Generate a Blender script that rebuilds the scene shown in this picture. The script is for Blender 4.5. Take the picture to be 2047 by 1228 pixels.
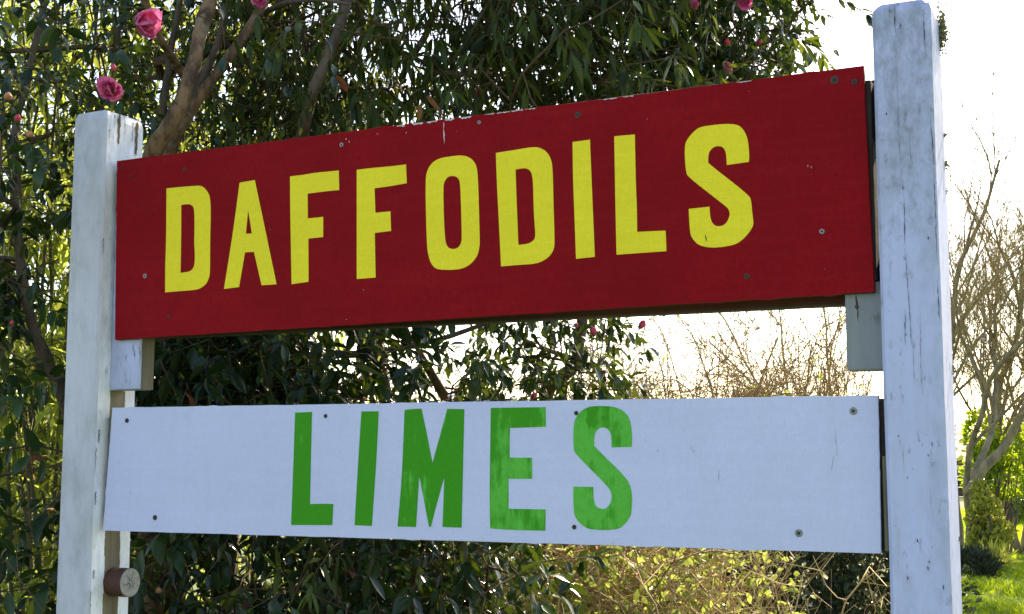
import bpy, bmesh, math, random
import numpy as np
from mathutils import Vector, Matrix, noise
from mathutils.bvhtree import BVHTree

# ------------------------------------------------------------------ scene, camera, sky, sun
scene = bpy.context.scene
for o in list(bpy.data.objects):
    bpy.data.objects.remove(o)
COL = scene.collection
R = math.radians
CAM_Z = 1.6
F_PX, PITCH = 2642.5, R(6.43)
cam_data = bpy.data.cameras.new('camera')
cam_data.sensor_width = 36.0
cam_data.lens = 36.0 * F_PX / 2047.0
cam_data.clip_start = 0.05
cam_data.clip_end = 2000.0
cam = bpy.data.objects.new('camera', cam_data)
cam.location = (0, 0, CAM_Z)
cam.rotation_euler = (R(90) + PITCH, 0, 0)
COL.objects.link(cam)
scene.camera = cam

SUN_AZ, SUN_EL = R(28.3), R(36.0)
world = bpy.data.worlds.new('World')
scene.world = world
world.use_nodes = True
wn = world.node_tree
wn.nodes.clear()
sky = wn.nodes.new('ShaderNodeTexSky')
sky.sky_type = 'NISHITA'
sky.sun_disc = False
sky.sun_elevation = SUN_EL
sky.sun_rotation = SUN_AZ
sky.air_density = 1.0
sky.dust_density = 1.2
sky.ozone_density = 3.0
bg = wn.nodes.new('ShaderNodeBackground')
bg.inputs['Strength'].default_value = 0.12
wo = wn.nodes.new('ShaderNodeOutputWorld')
wn.links.new(sky.outputs[0], bg.inputs['Color'])
wn.links.new(bg.outputs[0], wo.inputs['Surface'])

sun_vec = Vector((math.sin(SUN_AZ) * math.cos(SUN_EL), math.cos(SUN_AZ) * math.cos(SUN_EL), math.sin(SUN_EL)))
sl = bpy.data.lights.new('sun', 'SUN')
sl.energy = 4.5
sl.angle = R(0.55)
sl.color = (1.0, 0.93, 0.82)
so = bpy.data.objects.new('sun', sl)
so.rotation_euler = (-sun_vec).to_track_quat('-Z', 'Y').to_euler()
so.location = sun_vec * 50
COL.objects.link(so)

scene.view_settings.view_transform = 'Standard'
scene.view_settings.look = 'None'
scene.view_settings.gamma = 1.0
scene.view_settings.exposure = 1.98
scene.view_settings.use_white_balance = True      # the phone's warm balance for open shade
scene.view_settings.white_balance_temperature = 8100
scene.view_settings.white_balance_tint = 12
scene.render.engine = 'CYCLES'
scene.cycles.max_bounces = 8
scene.cycles.transmission_bounces = 4
scene.cycles.use_denoising = True

# ------------------------------------------------------------------ helpers
rng = np.random.default_rng(11)
random.seed(5)


def at(px, py, depth):
    """world point seen at photo pixel (px, py) at forward distance depth"""
    a = (px - 1023.5) / F_PX
    b = -(py - 614.0) / F_PX
    c, s = math.cos(PITCH), math.sin(PITCH)
    d = np.array([a, c - s * b, s + c * b])
    return d * (depth / d[1]) + np.array([0, 0, CAM_Z])


def tag(o, label=None, cat=None, group=None, kind=None):
    if label: o['label'] = label
    if cat: o['category'] = cat
    if group: o['group'] = group
    if kind: o['kind'] = kind
    return o


def empty(name, loc, rz=0.0):
    e = bpy.data.objects.new(name, None)
    e.empty_display_size = 0.1
    e.location = loc
    e.rotation_euler = (0, 0, rz)
    COL.objects.link(e)
    return e


class MB:
    """collects polygons and links them as one mesh object"""
    def __init__(self):
        self.v = []
        self.f = []

    def add(self, verts, faces):
        n = len(self.v)
        self.v.extend([tuple(p) for p in verts])
        self.f.extend([tuple(i + n for i in fc) for fc in faces])

    def box(self, x0, x1, y0, y1, z0, z1):
        self.add([(x0, y0, z0), (x1, y0, z0), (x1, y1, z0), (x0, y1, z0), (x0, y0, z1), (x1, y0, z1), (x1, y1, z1), (x0, y1, z1)],
                 [(0, 3, 2, 1), (4, 5, 6, 7), (0, 1, 5, 4), (1, 2, 6, 5), (2, 3, 7, 6), (3, 0, 4, 7)])

    def tube(self, pts, rad, sides=5, cap=True):
        pts = [Vector(p) for p in pts]
        n = len(pts)
        base = len(self.v)
        up = None
        for i, p in enumerate(pts):
            t = (pts[min(i + 1, n - 1)] - pts[max(i - 1, 0)])
            if t.length < 1e-9: t = Vector((0, 0, 1))
            t.normalize()
            if up is None:
                up = t.orthogonal().normalized()
            up = (up - t * up.dot(t))
            if up.length < 1e-6: up = t.orthogonal()
            up.normalize()
            w = t.cross(up)
            for k in range(sides):
                a = 2 * math.pi * k / sides
                q = p + (up * math.cos(a) + w * math.sin(a)) * rad[i]
                self.v.append(tuple(q))
        for i in range(n - 1):
            for k in range(sides):
                k2 = (k + 1) % sides
                self.f.append((base + i * sides + k, base + i * sides + k2, base + (i + 1) * sides + k2, base + (i + 1) * sides + k))
        if cap:
            self.f.append(tuple(base + k for k in reversed(range(sides))))
            self.f.append(tuple(base + (n - 1) * sides + k for k in range(sides)))

    def build(self, name, mat, parent=None, smooth=False, origin=None, bevel=0.0, segs=2):
        me = bpy.data.meshes.new(name)
        v = self.v
        if origin is not None:
            v = [(p[0] - origin[0], p[1] - origin[1], p[2] - origin[2]) for p in v]
        me.from_pydata(v, [], self.f)
        me.materials.append(mat)
        if bevel > 0:
            bm = bmesh.new(); bm.from_mesh(me)
            bmesh.ops.bevel(bm, geom=bm.edges[:], offset=bevel, segments=segs, affect='EDGES', profile=0.5)
            bm.to_mesh(me); bm.free()
        if smooth:
            me.polygons.foreach_set('use_smooth', [True] * len(me.polygons))
        me.update()
        o = bpy.data.objects.new(name, me)
        COL.objects.link(o)
        if origin is not None: o.location = origin
        if parent is not None: o.parent = parent
        return o


def big_mesh(name, V, Fq, mat, parent=None, tint=None, smooth=True):
    """numpy mesh: V (n,3), Fq list of (m,k) index arrays"""
    me = bpy.data.meshes.new(name)
    me.vertices.add(len(V))
    me.vertices.foreach_set('co', np.asarray(V, dtype=np.float32).ravel())
    loops = np.concatenate([f.ravel() for f in Fq]).astype(np.int32)
    cnt = np.concatenate([np.full(len(f), f.shape[1]) for f in Fq])
    starts = np.concatenate([[0], np.cumsum(cnt)[:-1]]).astype(np.int32)
    me.loops.add(len(loops))
    me.loops.foreach_set('vertex_index', loops)
    me.polygons.add(len(cnt))
    me.polygons.foreach_set('loop_start', starts)
    me.polygons.foreach_set('use_smooth', np.full(len(cnt), smooth))
    me.update(calc_edges=True)
    if tint is not None:
        a = me.attributes.new('tint', 'FLOAT', 'POINT')
        a.data.foreach_set('value', np.asarray(tint, dtype=np.float32))
    me.materials.append(mat)
    o = bpy.data.objects.new(name, me)
    COL.objects.link(o)
    if parent is not None: o.parent = parent
    return o


# ------------------------------------------------------------------ materials
def new_mat(name):
    m = bpy.data.materials.new(name)
    m.use_nodes = True
    nt = m.node_tree
    return m, nt, nt.nodes['Principled BSDF'], nt.nodes['Material Output']


def nd(nt, typ, **kw):
    n = nt.nodes.new(typ)
    for k, v in kw.items():
        if hasattr(n, k): setattr(n, k, v)
        else: n.inputs[k].default_value = v
    return n


def tex_noise(nt, vec, scale, detail=4, rough=0.55, mapping=None):
    if mapping is not None:
        mp = nd(nt, 'ShaderNodeMapping')
        mp.inputs['Scale'].default_value = mapping
        nt.links.new(vec, mp.inputs['Vector'])
        vec = mp.outputs[0]
    n = nd(nt, 'ShaderNodeTexNoise')
    n.inputs['Scale'].default_value = scale
    n.inputs['Detail'].default_value = detail
    n.inputs['Roughness'].default_value = rough
    nt.links.new(vec, n.inputs['Vector'])
    return n.outputs[0]


def ramp(nt, fac, p0, p1, c0=(0, 0, 0, 1), c1=(1, 1, 1, 1)):
    r = nd(nt, 'ShaderNodeValToRGB')
    r.color_ramp.elements[0].position = p0
    r.color_ramp.elements[1].position = p1
    r.color_ramp.elements[0].color = c0
    r.color_ramp.elements[1].color = c1
    nt.links.new(fac, r.inputs[0])
    return r.outputs[0]


def mix(nt, fac, a, b, mode='MIX'):
    m = nd(nt, 'ShaderNodeMix', data_type='RGBA', blend_type=mode)
    for sock, val in ((m.inputs[0], fac), (m.inputs[6], a), (m.inputs[7], b)):
        if isinstance(val, (tuple, list)): sock.default_value = (*val, 1.0) if len(val) == 3 else val
        elif isinstance(val, (int, float)): sock.default_value = val
        else: nt.links.new(val, sock)
    return m.outputs[2]


def mth(nt, op, a, b=None, c=None):
    m = nd(nt, 'ShaderNodeMath', operation=op)
    for i, val in enumerate((a, b, c)):
        if val is None: continue
        if isinstance(val, (int, float)): m.inputs[i].default_value = val
        else: nt.links.new(val, m.inputs[i])
    return m.outputs[0]


def bump(nt, bsdf, height, strength, dist=0.01):
    b = nd(nt, 'ShaderNodeBump')
    b.inputs['Strength'].default_value = strength
    b.inputs['Distance'].default_value = dist
    nt.links.new(height, b.inputs['Height'])
    nt.links.new(b.outputs[0], bsdf.inputs['Normal'])


def coord(nt):
    return nd(nt, 'ShaderNodeTexCoord').outputs['Object']


def mat_post(name, strip=False, white=(0.62, 0.66, 0.78), grime=0.5):
    """white painted timber: grain, lichen specks, grime, and (strip) a front face with painted-in shade and the unpainted band a batten left behind"""
    m, nt, b, out = new_mat(name)
    co = coord(nt)
    big = tex_noise(nt, co, 9, 5, 0.6, (1, 1, 0.45))
    speck = tex_noise(nt, co, 85, 3, 0.6, (1, 1, 0.35))
    speck2 = tex_noise(nt, co, 14, 3, 0.6)
    grain = tex_noise(nt, co, 40, 4, 0.6, (1, 1, 0.04))
    dirt = mth(nt, 'MULTIPLY', ramp(nt, speck, 0.56, 0.70), ramp(nt, speck2, 0.47, 0.68))
    c = mix(nt, ramp(nt, big, 0.45, 0.75), white, tuple(v * 0.72 for v in (white[0], white[1], white[2] * 0.88)))
    c = mix(nt, mth(nt, 'MULTIPLY', ramp(nt, grain, 0.52, 0.75), 0.22), c, (0.40, 0.39, 0.36))
    mott = tex_noise(nt, co, 46, 6, 0.75, (1, 1, 0.55))
    mott2 = tex_noise(nt, co, 7, 3, 0.6, (1, 1, 0.6))
    sz = nd(nt, 'ShaderNodeSeparateXYZ')
    nt.links.new(co, sz.inputs[0])
    wz = nd(nt, 'ShaderNodeMapRange')          # rain keeps the top of the post damp and lichened
    for k_, v_ in (('From Min', 2.0), ('From Max', 2.4), ('To Min', 0.0), ('To Max', 0.22)): wz.inputs[k_].default_value = v_
    nt.links.new(sz.outputs[2], wz.inputs[0])
    c = mix(nt, mth(nt, 'MULTIPLY', mth(nt, 'MULTIPLY', ramp(nt, mth(nt, 'ADD', mott, mth(nt, 'MULTIPLY', wz.outputs[0], 0.5)), 0.46, 0.70), ramp(nt, mth(nt, 'ADD', mott2, wz.outputs[0]), 0.35, 0.65)), 0.62 * grime), c, (0.19, 0.20, 0.24))
    c = mix(nt, mth(nt, 'MULTIPLY', dirt, grime), c, (0.09, 0.09, 0.07))
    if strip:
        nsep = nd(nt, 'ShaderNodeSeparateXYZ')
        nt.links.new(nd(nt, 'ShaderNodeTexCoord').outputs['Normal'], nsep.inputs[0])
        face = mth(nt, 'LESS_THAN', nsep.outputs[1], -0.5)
        front_mott = tex_noise(nt, co, 16, 6, 0.7, (1, 1, 0.5))
        c = mix(nt, mth(nt, 'MULTIPLY', face, 0.65), c, (0.37, 0.36, 0.45))  # front face toned down to paint in its shade beside the brighter inner face
        c = mix(nt, mth(nt, 'MULTIPLY', face, mth(nt, 'MULTIPLY', ramp(nt, front_mott, 0.48, 0.75), 0.55)), c, (0.25, 0.25, 0.22))  # mottled grime, kept to that face to deepen the painted shade
    wood_n = tex_noise(nt, co, 30, 5, 0.65, (1, 1, 0.06))
    wood = ramp(nt, wood_n, 0.3, 0.7, (0.10, 0.075, 0.045, 1), (0.24, 0.19, 0.12, 1))
    # paint lost in flakes along the grain, most of it near the cut top
    sep = nd(nt, 'ShaderNodeSeparateXYZ')
    nt.links.new(co, sep.inputs[0])
    fl = tex_noise(nt, co, 22, 4, 0.6, (1, 1, 0.10))
    topz = nd(nt, 'ShaderNodeMapRange')
    topz.inputs['From Min'].default_value = 2.27
    topz.inputs['From Max'].default_value = 2.38
    topz.inputs['To Min'].default_value = 0.0
    topz.inputs['To Max'].default_value = 0.13 if strip else 0.05
    nt.links.new(sep.outputs[2], topz.inputs[0])
    flake = ramp(nt, mth(nt, 'ADD', fl, topz.outputs[0]), 0.735, 0.75)
    c = mix(nt, flake, c, wood)
    if strip:
        nrm = nd(nt, 'ShaderNodeNewGeometry')
        e = tex_noise(nt, co, 60, 4, 0.7, (1, 1, 0.5))
        y = mth(nt, 'ADD', sep.outputs[1], mth(nt, 'MULTIPLY', mth(nt, 'SUBTRACT', e, 0.5), 0.010))
        s1 = mth(nt, 'GREATER_THAN', y, 0.0455)
        s2 = mth(nt, 'LESS_THAN', y, 0.0955)
        s3 = mth(nt, 'LESS_THAN', sep.outputs[2], 1.7505)
        s4 = mth(nt, 'GREATER_THAN', sep.outputs[0], -1.756)
        msk = mth(nt, 'MULTIPLY', mth(nt, 'MULTIPLY', s1, s2), mth(nt, 'MULTIPLY', s3, s4))
        c = mix(nt, msk, c, wood)
    nt.links.new(c, b.inputs['Base Color'])
    b.inputs['Roughness'].default_value = 0.62
    b.inputs['Specular IOR Level'].default_value = 0.3
    h = mth(nt, 'ADD', mth(nt, 'MULTIPLY', grain, 0.7), mth(nt, 'MULTIPLY', speck, 0.4))
    bump(nt, b, h, 0.35, 0.004)
    return m


def mat_board(name, col, var=0.12, rough=0.5, brush=0.10, dirt=0.0, dirtcol=(0.25, 0.25, 0.22), spec=0.3, grain=0.3, streak=0.0):
    m, nt, b, out = new_mat(name)
    co = coord(nt)
    n1 = tex_noise(nt, co, 5, 5, 0.6)
    n2 = tex_noise(nt, co, 190, 3, 0.7)
    n3 = tex_noise(nt, co, 60, 4, 0.6, (0.06, 1, 1))
    dark = tuple(v * (1 - var * 2) for v in col)
    c = mix(nt, ramp(nt, n1, 0.3, 0.75), col, dark)
    c = mix(nt, mth(nt, 'MULTIPLY', ramp(nt, n2, 0.35, 0.75), 0.35), c, tuple(v * 0.78 for v in col))
    c = mix(nt, mth(nt, 'MULTIPLY', ramp(nt, n3, 0.5, 0.8), brush * 1.5), c, tuple(min(1, v * 1.15 + 0.02) for v in col))
    # cross-hatched weave of roller and brush, and rain streaks
    wv = mth(nt, 'ADD', tex_noise(nt, co, 330, 2, 0.6, (0.25, 1, 1)), tex_noise(nt, co, 330, 2, 0.6, (1, 1, 0.25)))
    c = mix(nt, mth(nt, 'MULTIPLY', ramp(nt, mth(nt, 'MULTIPLY', wv, 0.5), 0.42, 0.62), grain), c, tuple(v * 0.62 for v in col))
    if streak > 0:
        sk = tex_noise(nt, co, 24, 4, 0.6, (1, 1, 0.05))
        sk2 = tex_noise(nt, co, 3.5, 3, 0.6)
        c = mix(nt, mth(nt, 'MULTIPLY', mth(nt, 'MULTIPLY', ramp(nt, sk, 0.5, 0.75), ramp(nt, sk2, 0.4, 0.65)), streak), c, (0.40, 0.41, 0.42))
    if dirt > 0:
        d = tex_noise(nt, co, 70, 2, 0.5, (1, 1, 0.6))
        d2 = tex_noise(nt, co, 6, 3, 0.5)
        c = mix(nt, mth(nt, 'MULTIPLY', mth(nt, 'MULTIPLY', ramp(nt, d, 0.66, 0.74), ramp(nt, d2, 0.4, 0.7)), dirt), c, dirtcol)
    nt.links.new(c, b.inputs['Base Color'])
    b.inputs['Roughness'].default_value = rough
    b.inputs['Specular IOR Level'].default_value = spec
    h = mth(nt, 'ADD', mth(nt, 'MULTIPLY', n3, 0.8), mth(nt, 'MULTIPLY', n2, 0.3))
    bump(nt, b, h, 0.22, 0.003)
    return m


def mat_green(name, worn):
    """green lettering, brushed thin so paler paint shows through in streaks"""
    m, nt, b, out = new_mat(name)
    co = coord(nt)
    deep, pale = (0.026, 0.285, 0.014), (0.085, 0.47, 0.062)
    n1 = tex_noise(nt, co, 8, 4, 0.6)
    st = tex_noise(nt, co, 60, 6, 0.75, (1, 1, 0.16))
    f = mth(nt, 'ADD', mth(nt, 'MULTIPLY', n1, 0.75), mth(nt, 'MULTIPLY', st, 0.5))
    msk = ramp(nt, f, 0.76 - worn * 0.22, 0.83 - worn * 0.19)
    c = mix(nt, mth(nt, 'MULTIPLY', msk, 0.95), deep, pale)
    n2 = tex_noise(nt, co, 160, 3, 0.7)
    c = mix(nt, mth(nt, 'MULTIPLY', ramp(nt, n2, 0.35, 0.75), 0.3), c, (0.015, 0.17, 0.01))
    nt.links.new(c, b.inputs['Base Color'])
    b.inputs['Roughness'].default_value = 0.6
    b.inputs['Specular IOR Level'].default_value = 0.12
    bump(nt, b, st, 0.15, 0.002)
    return m


def mat_plain(name, col, rough=0.6, metal=0.0, var=0.25, scale=40, spec=0.4, stretch=(1, 1, 1), dark=None, bmp=0.3, sharp=False):
    m, nt, b, out = new_mat(name)
    co = coord(nt)
    n = tex_noise(nt, co, scale, 5, 0.65, stretch)
    dk = dark if dark else tuple(v * (1 - var * 1.6) for v in col)
    c = mix(nt, ramp(nt, n, 0.42 if sharp else 0.3, 0.60 if sharp else 0.7), col, dk)
    if sharp:
        n5 = tex_noise(nt, co, scale * 3.5, 4, 0.7, (1, 1, 0.2))
        c = mix(nt, mth(nt, 'MULTIPLY', ramp(nt, n5, 0.5, 0.68), 0.7), c, dk)
        n6 = tex_noise(nt, co, scale * 0.6, 3, 0.5)
        c = mix(nt, mth(nt, 'MULTIPLY', ramp(nt, n6, 0.58, 0.64), 0.45), c, (0.30, 0.235, 0.165))
    nt.links.new(c, b.inputs['Base Color'])
    b.inputs['Roughness'].default_value = rough
    b.inputs['Metallic'].default_value = metal
    b.inputs['Specular IOR Level'].default_value = spec
    bump(nt, b, n, bmp, 0.004)
    return m


def mat_leaf(name, dark, light, trans, tfac, rough=0.35, spec=0.5, dead=None):
    """glossy leaf: tint (0..1) runs dark to light; light also comes through the blade"""
    m, nt, b, out = new_mat(name)
    a1 = nd(nt, 'ShaderNodeAttribute', attribute_name='tint')
    a2 = nd(nt, 'ShaderNodeAttribute', attribute_name='tint', attribute_type='OBJECT')
    t = mth(nt, 'ADD', a1.outputs['Fac'], a2.outputs['Fac'])
    c = mix(nt, t, dark, light)
    tc = mix(nt, t, tuple(v * 0.40 for v in trans), tuple(min(1, v * 1.25) for v in trans))
    if dead is not None:
        g = mth(nt, 'GREATER_THAN', t, 0.985)
        c = mix(nt, g, c, dead)
        tc = mix(nt, g, tc, dead)
    nt.links.new(c, b.inputs['Base Color'])
    b.inputs['Roughness'].default_value = rough
    b.inputs['Specular IOR Level'].default_value = spec
    tr = nd(nt, 'ShaderNodeBsdfTranslucent')
    nt.links.new(tc, tr.inputs['Color'])
    ms = nd(nt, 'ShaderNodeMixShader')
    ms.inputs[0].default_value = tfac
    nt.links.new(b.outputs[0], ms.inputs[1])
    nt.links.new(tr.outputs[0], ms.inputs[2])
    nt.links.new(ms.outputs[0], out.inputs['Surface'])
    return m


M = {}
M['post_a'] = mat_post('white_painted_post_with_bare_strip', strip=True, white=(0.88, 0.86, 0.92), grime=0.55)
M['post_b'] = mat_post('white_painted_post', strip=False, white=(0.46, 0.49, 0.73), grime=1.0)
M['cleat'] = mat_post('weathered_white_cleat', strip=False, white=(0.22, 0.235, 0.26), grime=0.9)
M['raw'] = mat_plain('weathered_timber', (0.20, 0.17, 0.11), 0.8, var=0.35, scale=22, stretch=(1, 1, 0.08))
M['flake'] = mat_plain('bare_weathered_wood', (0.20, 0.13, 0.075), 0.85, scale=60, stretch=(1, 1, 0.1), dark=(0.07, 0.045, 0.03))
M['rail'] = mat_plain('dark_stained_rail', (0.055, 0.04, 0.03), 0.8, var=0.3, scale=26, stretch=(0.08, 1, 1))
M['red'] = mat_board('deep_red_sign_paint', (0.315, 0.0065, 0.011), var=0.16, rough=0.6, spec=0.05, grain=0.6)
M['rededge'] = mat_board('red_board_edge', (0.10, 0.012, 0.014), var=0.2, rough=0.7)
M['yellow'] = mat_board('yellow_letter_paint', (0.95, 0.745, 0.04), var=0.05, rough=0.6, brush=0.25, spec=0.12, grain=0.22)
M['white'] = mat_board('pale_blue_white_sign_paint', (0.585, 0.595, 0.83), var=0.04, rough=0.55, dirt=0.4, spec=0.15, grain=0.12, streak=0.22)
M['green'] = mat_green('green_letter_paint', -0.15)
M['green_m'] = mat_green('green_letter_paint_part_worn', 0.22)
M['green_w'] = mat_green('green_letter_paint_worn', 0.85)
M['chip'] = mat_plain('chipped_paint_undercoat', (0.72, 0.68, 0.68), 0.7, var=0.3, scale=120)
M['crack'] = mat_plain('open_grain_crack', (0.035, 0.033, 0.035), 0.9, var=0.3)
M['screw'] = mat_plain('dull_steel_screw', (0.32, 0.32, 0.33), 0.5, metal=0.6, var=0.3, scale=300)
M['hole'] = mat_plain('dark_screw_hole', (0.03, 0.026, 0.024), 0.9, var=0.3, scale=300)
M['rust'] = mat_plain('rusty_screw', (0.07, 0.05, 0.04), 0.75, var=0.3, scale=300)
M['stub'] = mat_plain('brown_stained_round_timber', (0.085, 0.03, 0.018), 0.7, var=0.3, scale=30, stretch=(0.2, 1, 1))
M['endgrain'] = mat_plain('grey_end_grain', (0.42, 0.38, 0.34), 0.85, var=0.35, scale=70)
M['moss'] = mat_plain('grey_green_lichen', (0.26, 0.23, 0.11), 0.95, var=0.3, scale=200)
M['bark'] = mat_plain('camellia_bark', (0.25, 0.14, 0.075), 0.9, scale=22, stretch=(1, 1, 0.45), dark=(0.06, 0.036, 0.022), bmp=1.0, sharp=True)
M['bark_dark'] = mat_plain('dark_bark', (0.15, 0.105, 0.07), 0.85, scale=30, stretch=(1, 1, 0.3), dark=(0.05, 0.035, 0.025), bmp=0.8)
M['twig'] = mat_plain('twig_bark', (0.13, 0.085, 0.05), 0.85, scale=20, dark=(0.055, 0.036, 0.022), spec=0.15)
M['cane'] = mat_plain('tan_cane', (0.60, 0.44, 0.20), 0.7, scale=6, dark=(0.38, 0.25, 0.10))
M['cane_dark'] = mat_plain('brown_cane', (0.30, 0.19, 0.10), 0.75, scale=6, dark=(0.14, 0.09, 0.05))
M['bare'] = mat_plain('lichened_bark', (0.42, 0.32, 0.14), 0.85, scale=2.5, dark=(0.22, 0.165, 0.075))
M['bare_trunk'] = mat_plain('grey_brown_bark', (0.34, 0.27, 0.16), 0.9, scale=8, stretch=(1, 1, 0.3), dark=(0.09, 0.07, 0.05), bmp=0.8)
M['culm'] = mat_plain('bamboo_culm', (0.11, 0.10, 0.04), 0.6, scale=8, dark=(0.055, 0.045, 0.025))
M['camellia'] = mat_leaf('camellia_leaf', (0.007, 0.021, 0.010), (0.032, 0.070, 0.019), (0.15, 0.23, 0.02), 0.14, 0.21, 0.30, dead=(0.20, 0.06, 0.03))
M['narrow'] = mat_leaf('narrow_leaf', (0.011, 0.022, 0.007), (0.050, 0.080, 0.016), (0.22, 0.28, 0.03), 0.20, 0.38, 0.18, dead=(0.25, 0.10, 0.03))
M['bamboo'] = mat_leaf('bamboo_leaf', (0.035, 0.060, 0.016), (0.16, 0.21, 0.05), (0.52, 0.62, 0.10), 0.52, 0.5, 0.2, dead=(0.45, 0.22, 0.05))
M['thicket'] = mat_leaf('yellow_green_leaf', (0.05, 0.085, 0.02), (0.26, 0.31, 0.07), (0.46, 0.54, 0.11), 0.42, 0.5, 0.2)
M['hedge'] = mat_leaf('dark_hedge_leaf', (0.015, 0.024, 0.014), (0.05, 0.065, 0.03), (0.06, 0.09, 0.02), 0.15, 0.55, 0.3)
M['shrub'] = mat_leaf('evergreen_shrub_leaf', (0.035, 0.075, 0.018), (0.16, 0.25, 0.03), (0.45, 0.58, 0.03), 0.45, 0.4, 0.4)
M['gold'] = mat_leaf('golden_shrub_leaf', (0.14, 0.17, 0.03), (0.40, 0.40, 0.07), (0.62, 0.62, 0.10), 0.45, 0.5, 0.2)
M['far'] = mat_leaf('far_hedgerow_leaf', (0.10, 0.11, 0.05), (0.24, 0.24, 0.09), (0.3, 0.32, 0.08), 0.3, 0.6, 0.2)
M['grass'] = mat_leaf('grass_blade', (0.10, 0.19, 0.012), (0.25, 0.38, 0.025), (0.58, 0.74, 0.03), 0.5, 0.5, 0.3)
M['petal'] = mat_leaf('pink_petal', (0.86, 0.10, 0.32), (0.95, 0.32, 0.55), (0.95, 0.2, 0.42), 0.5, 0.5, 0.3)
M['bud'] = mat_leaf('red_bud', (0.50, 0.02, 0.06), (0.62, 0.06, 0.12), (0.7, 0.06, 0.1), 0.2, 0.45, 0.4)
M['peach'] = mat_leaf('faded_peach_bud', (0.55, 0.22, 0.12), (0.6, 0.30, 0.18), (0.6, 0.3, 0.15), 0.2, 0.6, 0.3)
M['stamen'] = mat_plain('yellow_stamen', (0.65, 0.42, 0.05), 0.7)
M['calyx'] = mat_plain('brown_green_calyx', (0.10, 0.11, 0.04), 0.7)
M['lawn'] = mat_plain('lawn_soil_and_grass', (0.075, 0.12, 0.018), 0.95, scale=1.4, dark=(0.04, 0.06, 0.014), bmp=0.5)

# ------------------------------------------------------------------ ground
def ground():
    mb = MB()
    n = 40
    xs = np.concatenate([-np.geomspace(400, 1, n // 2), np.geomspace(1, 400, n // 2)])
    ys = np.concatenate([[-60, -20, -5, 0], np.geomspace(2, 900, n)])
    for y in ys:
        for x in xs:
            z = -0.02 + 0.05 * noise.noise(Vector((x * 0.15, y * 0.15, 0))) if abs(x) < 60 and y < 60 else -0.02
            mb.v.append((x, y, z))
    w = len(xs)
    for j in range(len(ys) - 1):
        for i in range(w - 1):
            mb.f.append((j * w + i, j * w + i + 1, (j + 1) * w + i + 1, (j + 1) * w + i))
    o = mb.build('ground', M['lawn'], smooth=True)
    tag(o, kind='structure')


ground()

# ------------------------------------------------------------------ the sign (built in its own frame: x along the boards, y away from the viewer)
SIGN_LOC = (0.6345, 2.2618, 0.0)
SIGN_RZ = -R(25.41)
PL = -1.751          # inner face of the far post
PD = 0.134           # depth of the posts
BY = 0.0288          # front face of the boards
sign = empty('roadside_sign', SIGN_LOC, SIGN_RZ)
tag(sign, 'hand painted roadside sign with two lettered boards between white timber posts', 'sign')


def post_mesh(name, x0, x1, y0, y1, z1, mat, label, cham):
    """square timber with eased edges, slightly wavering faces and a worn top"""
    mb = MB()
    nz = 46
    ring = []
    e = 0.006
    prof = [(x0 + e, y0), (x1 - e, y0), (x1, y0 + e), (x1, y1 - e), (x1 - e, y1), (x0 + e, y1), (x0, y1 - e), (x0, y0 + e)]
    cx, cy = (x0 + x1) / 2, (y0 + y1) / 2
    zs = list(np.linspace(-0.3, z1 - 0.03, nz)) + [z1 - 0.02, z1 - 0.010, z1 - 0.003, z1]
    for j, z in enumerate(zs):
        top = max(0.0, (z - (z1 - 0.02)) / 0.02)
        ins = cham * top * top
        for k, (x, y) in enumerate(prof):
            w = 0.0016
            dx = w * noise.noise(Vector((x * 9, y * 9, z * 3.1)))
            dy = w * noise.noise(Vector((x * 9 + 7, y * 9, z * 3.7)))
            if k in (1, 2): # the worn edge
                dx -= 0.0025 * max(0, noise.noise(Vector((3.3, k, z * 11))))
            sx = ins * (1 if x < cx else -1)
            sy = ins * (1 if y < cy else -1)
            dz = 0.003 * noise.noise(Vector((x * 30, y * 30, 2))) if top >= 1 else 0
            mb.v.append((x + dx + sx, y + dy + sy, z + dz))
    for j in range(len(zs) - 1):
        for k in range(8):
            k2 = (k + 1) % 8
            mb.f.append((j * 8 + k, j * 8 + k2, (j + 1) * 8 + k2, (j + 1) * 8 + k))
    mb.f.append(tuple((len(zs) - 1) * 8 + k for k in range(8)))
    o = mb.build(name, mat, sign)
    o['label'] = label
    return o


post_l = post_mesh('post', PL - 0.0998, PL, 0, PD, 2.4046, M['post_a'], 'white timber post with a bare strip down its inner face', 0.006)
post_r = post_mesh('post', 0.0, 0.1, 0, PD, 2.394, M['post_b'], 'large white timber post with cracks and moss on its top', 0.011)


def strip_mark(mb, pts, w, y):
    """a jagged sliver along pts (x, z) lying on the plane y"""
    n = len(pts)
    fine = []
    for i in range(n - 1):
        (xa, za), (xb, zb) = pts[i], pts[i + 1]
        k = max(2, int(math.hypot(xb - xa, zb - za) / 0.006))
        for j in range(k):
            t = j / k
            fine.append((xa + (xb - xa) * t, za + (zb - za) * t))
    fine.append(pts[-1])
    v = []
    for i, (x, z) in enumerate(fine):
        t = i / max(1, len(fine) - 1)
        ww = w * (0.25 + 0.75 * math.sin(math.pi * min(1, max(0.02, t)))) * random.uniform(0.25, 1.3)
        x += random.uniform(-0.0007, 0.0007)
        v += [(x - ww / 2, y, z), (x + ww / 2, y, z)]
    mb.add(v, [(2 * i, 2 * i + 1, 2 * i + 3, 2 * i + 2) for i in range(len(fine) - 1)])


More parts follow.
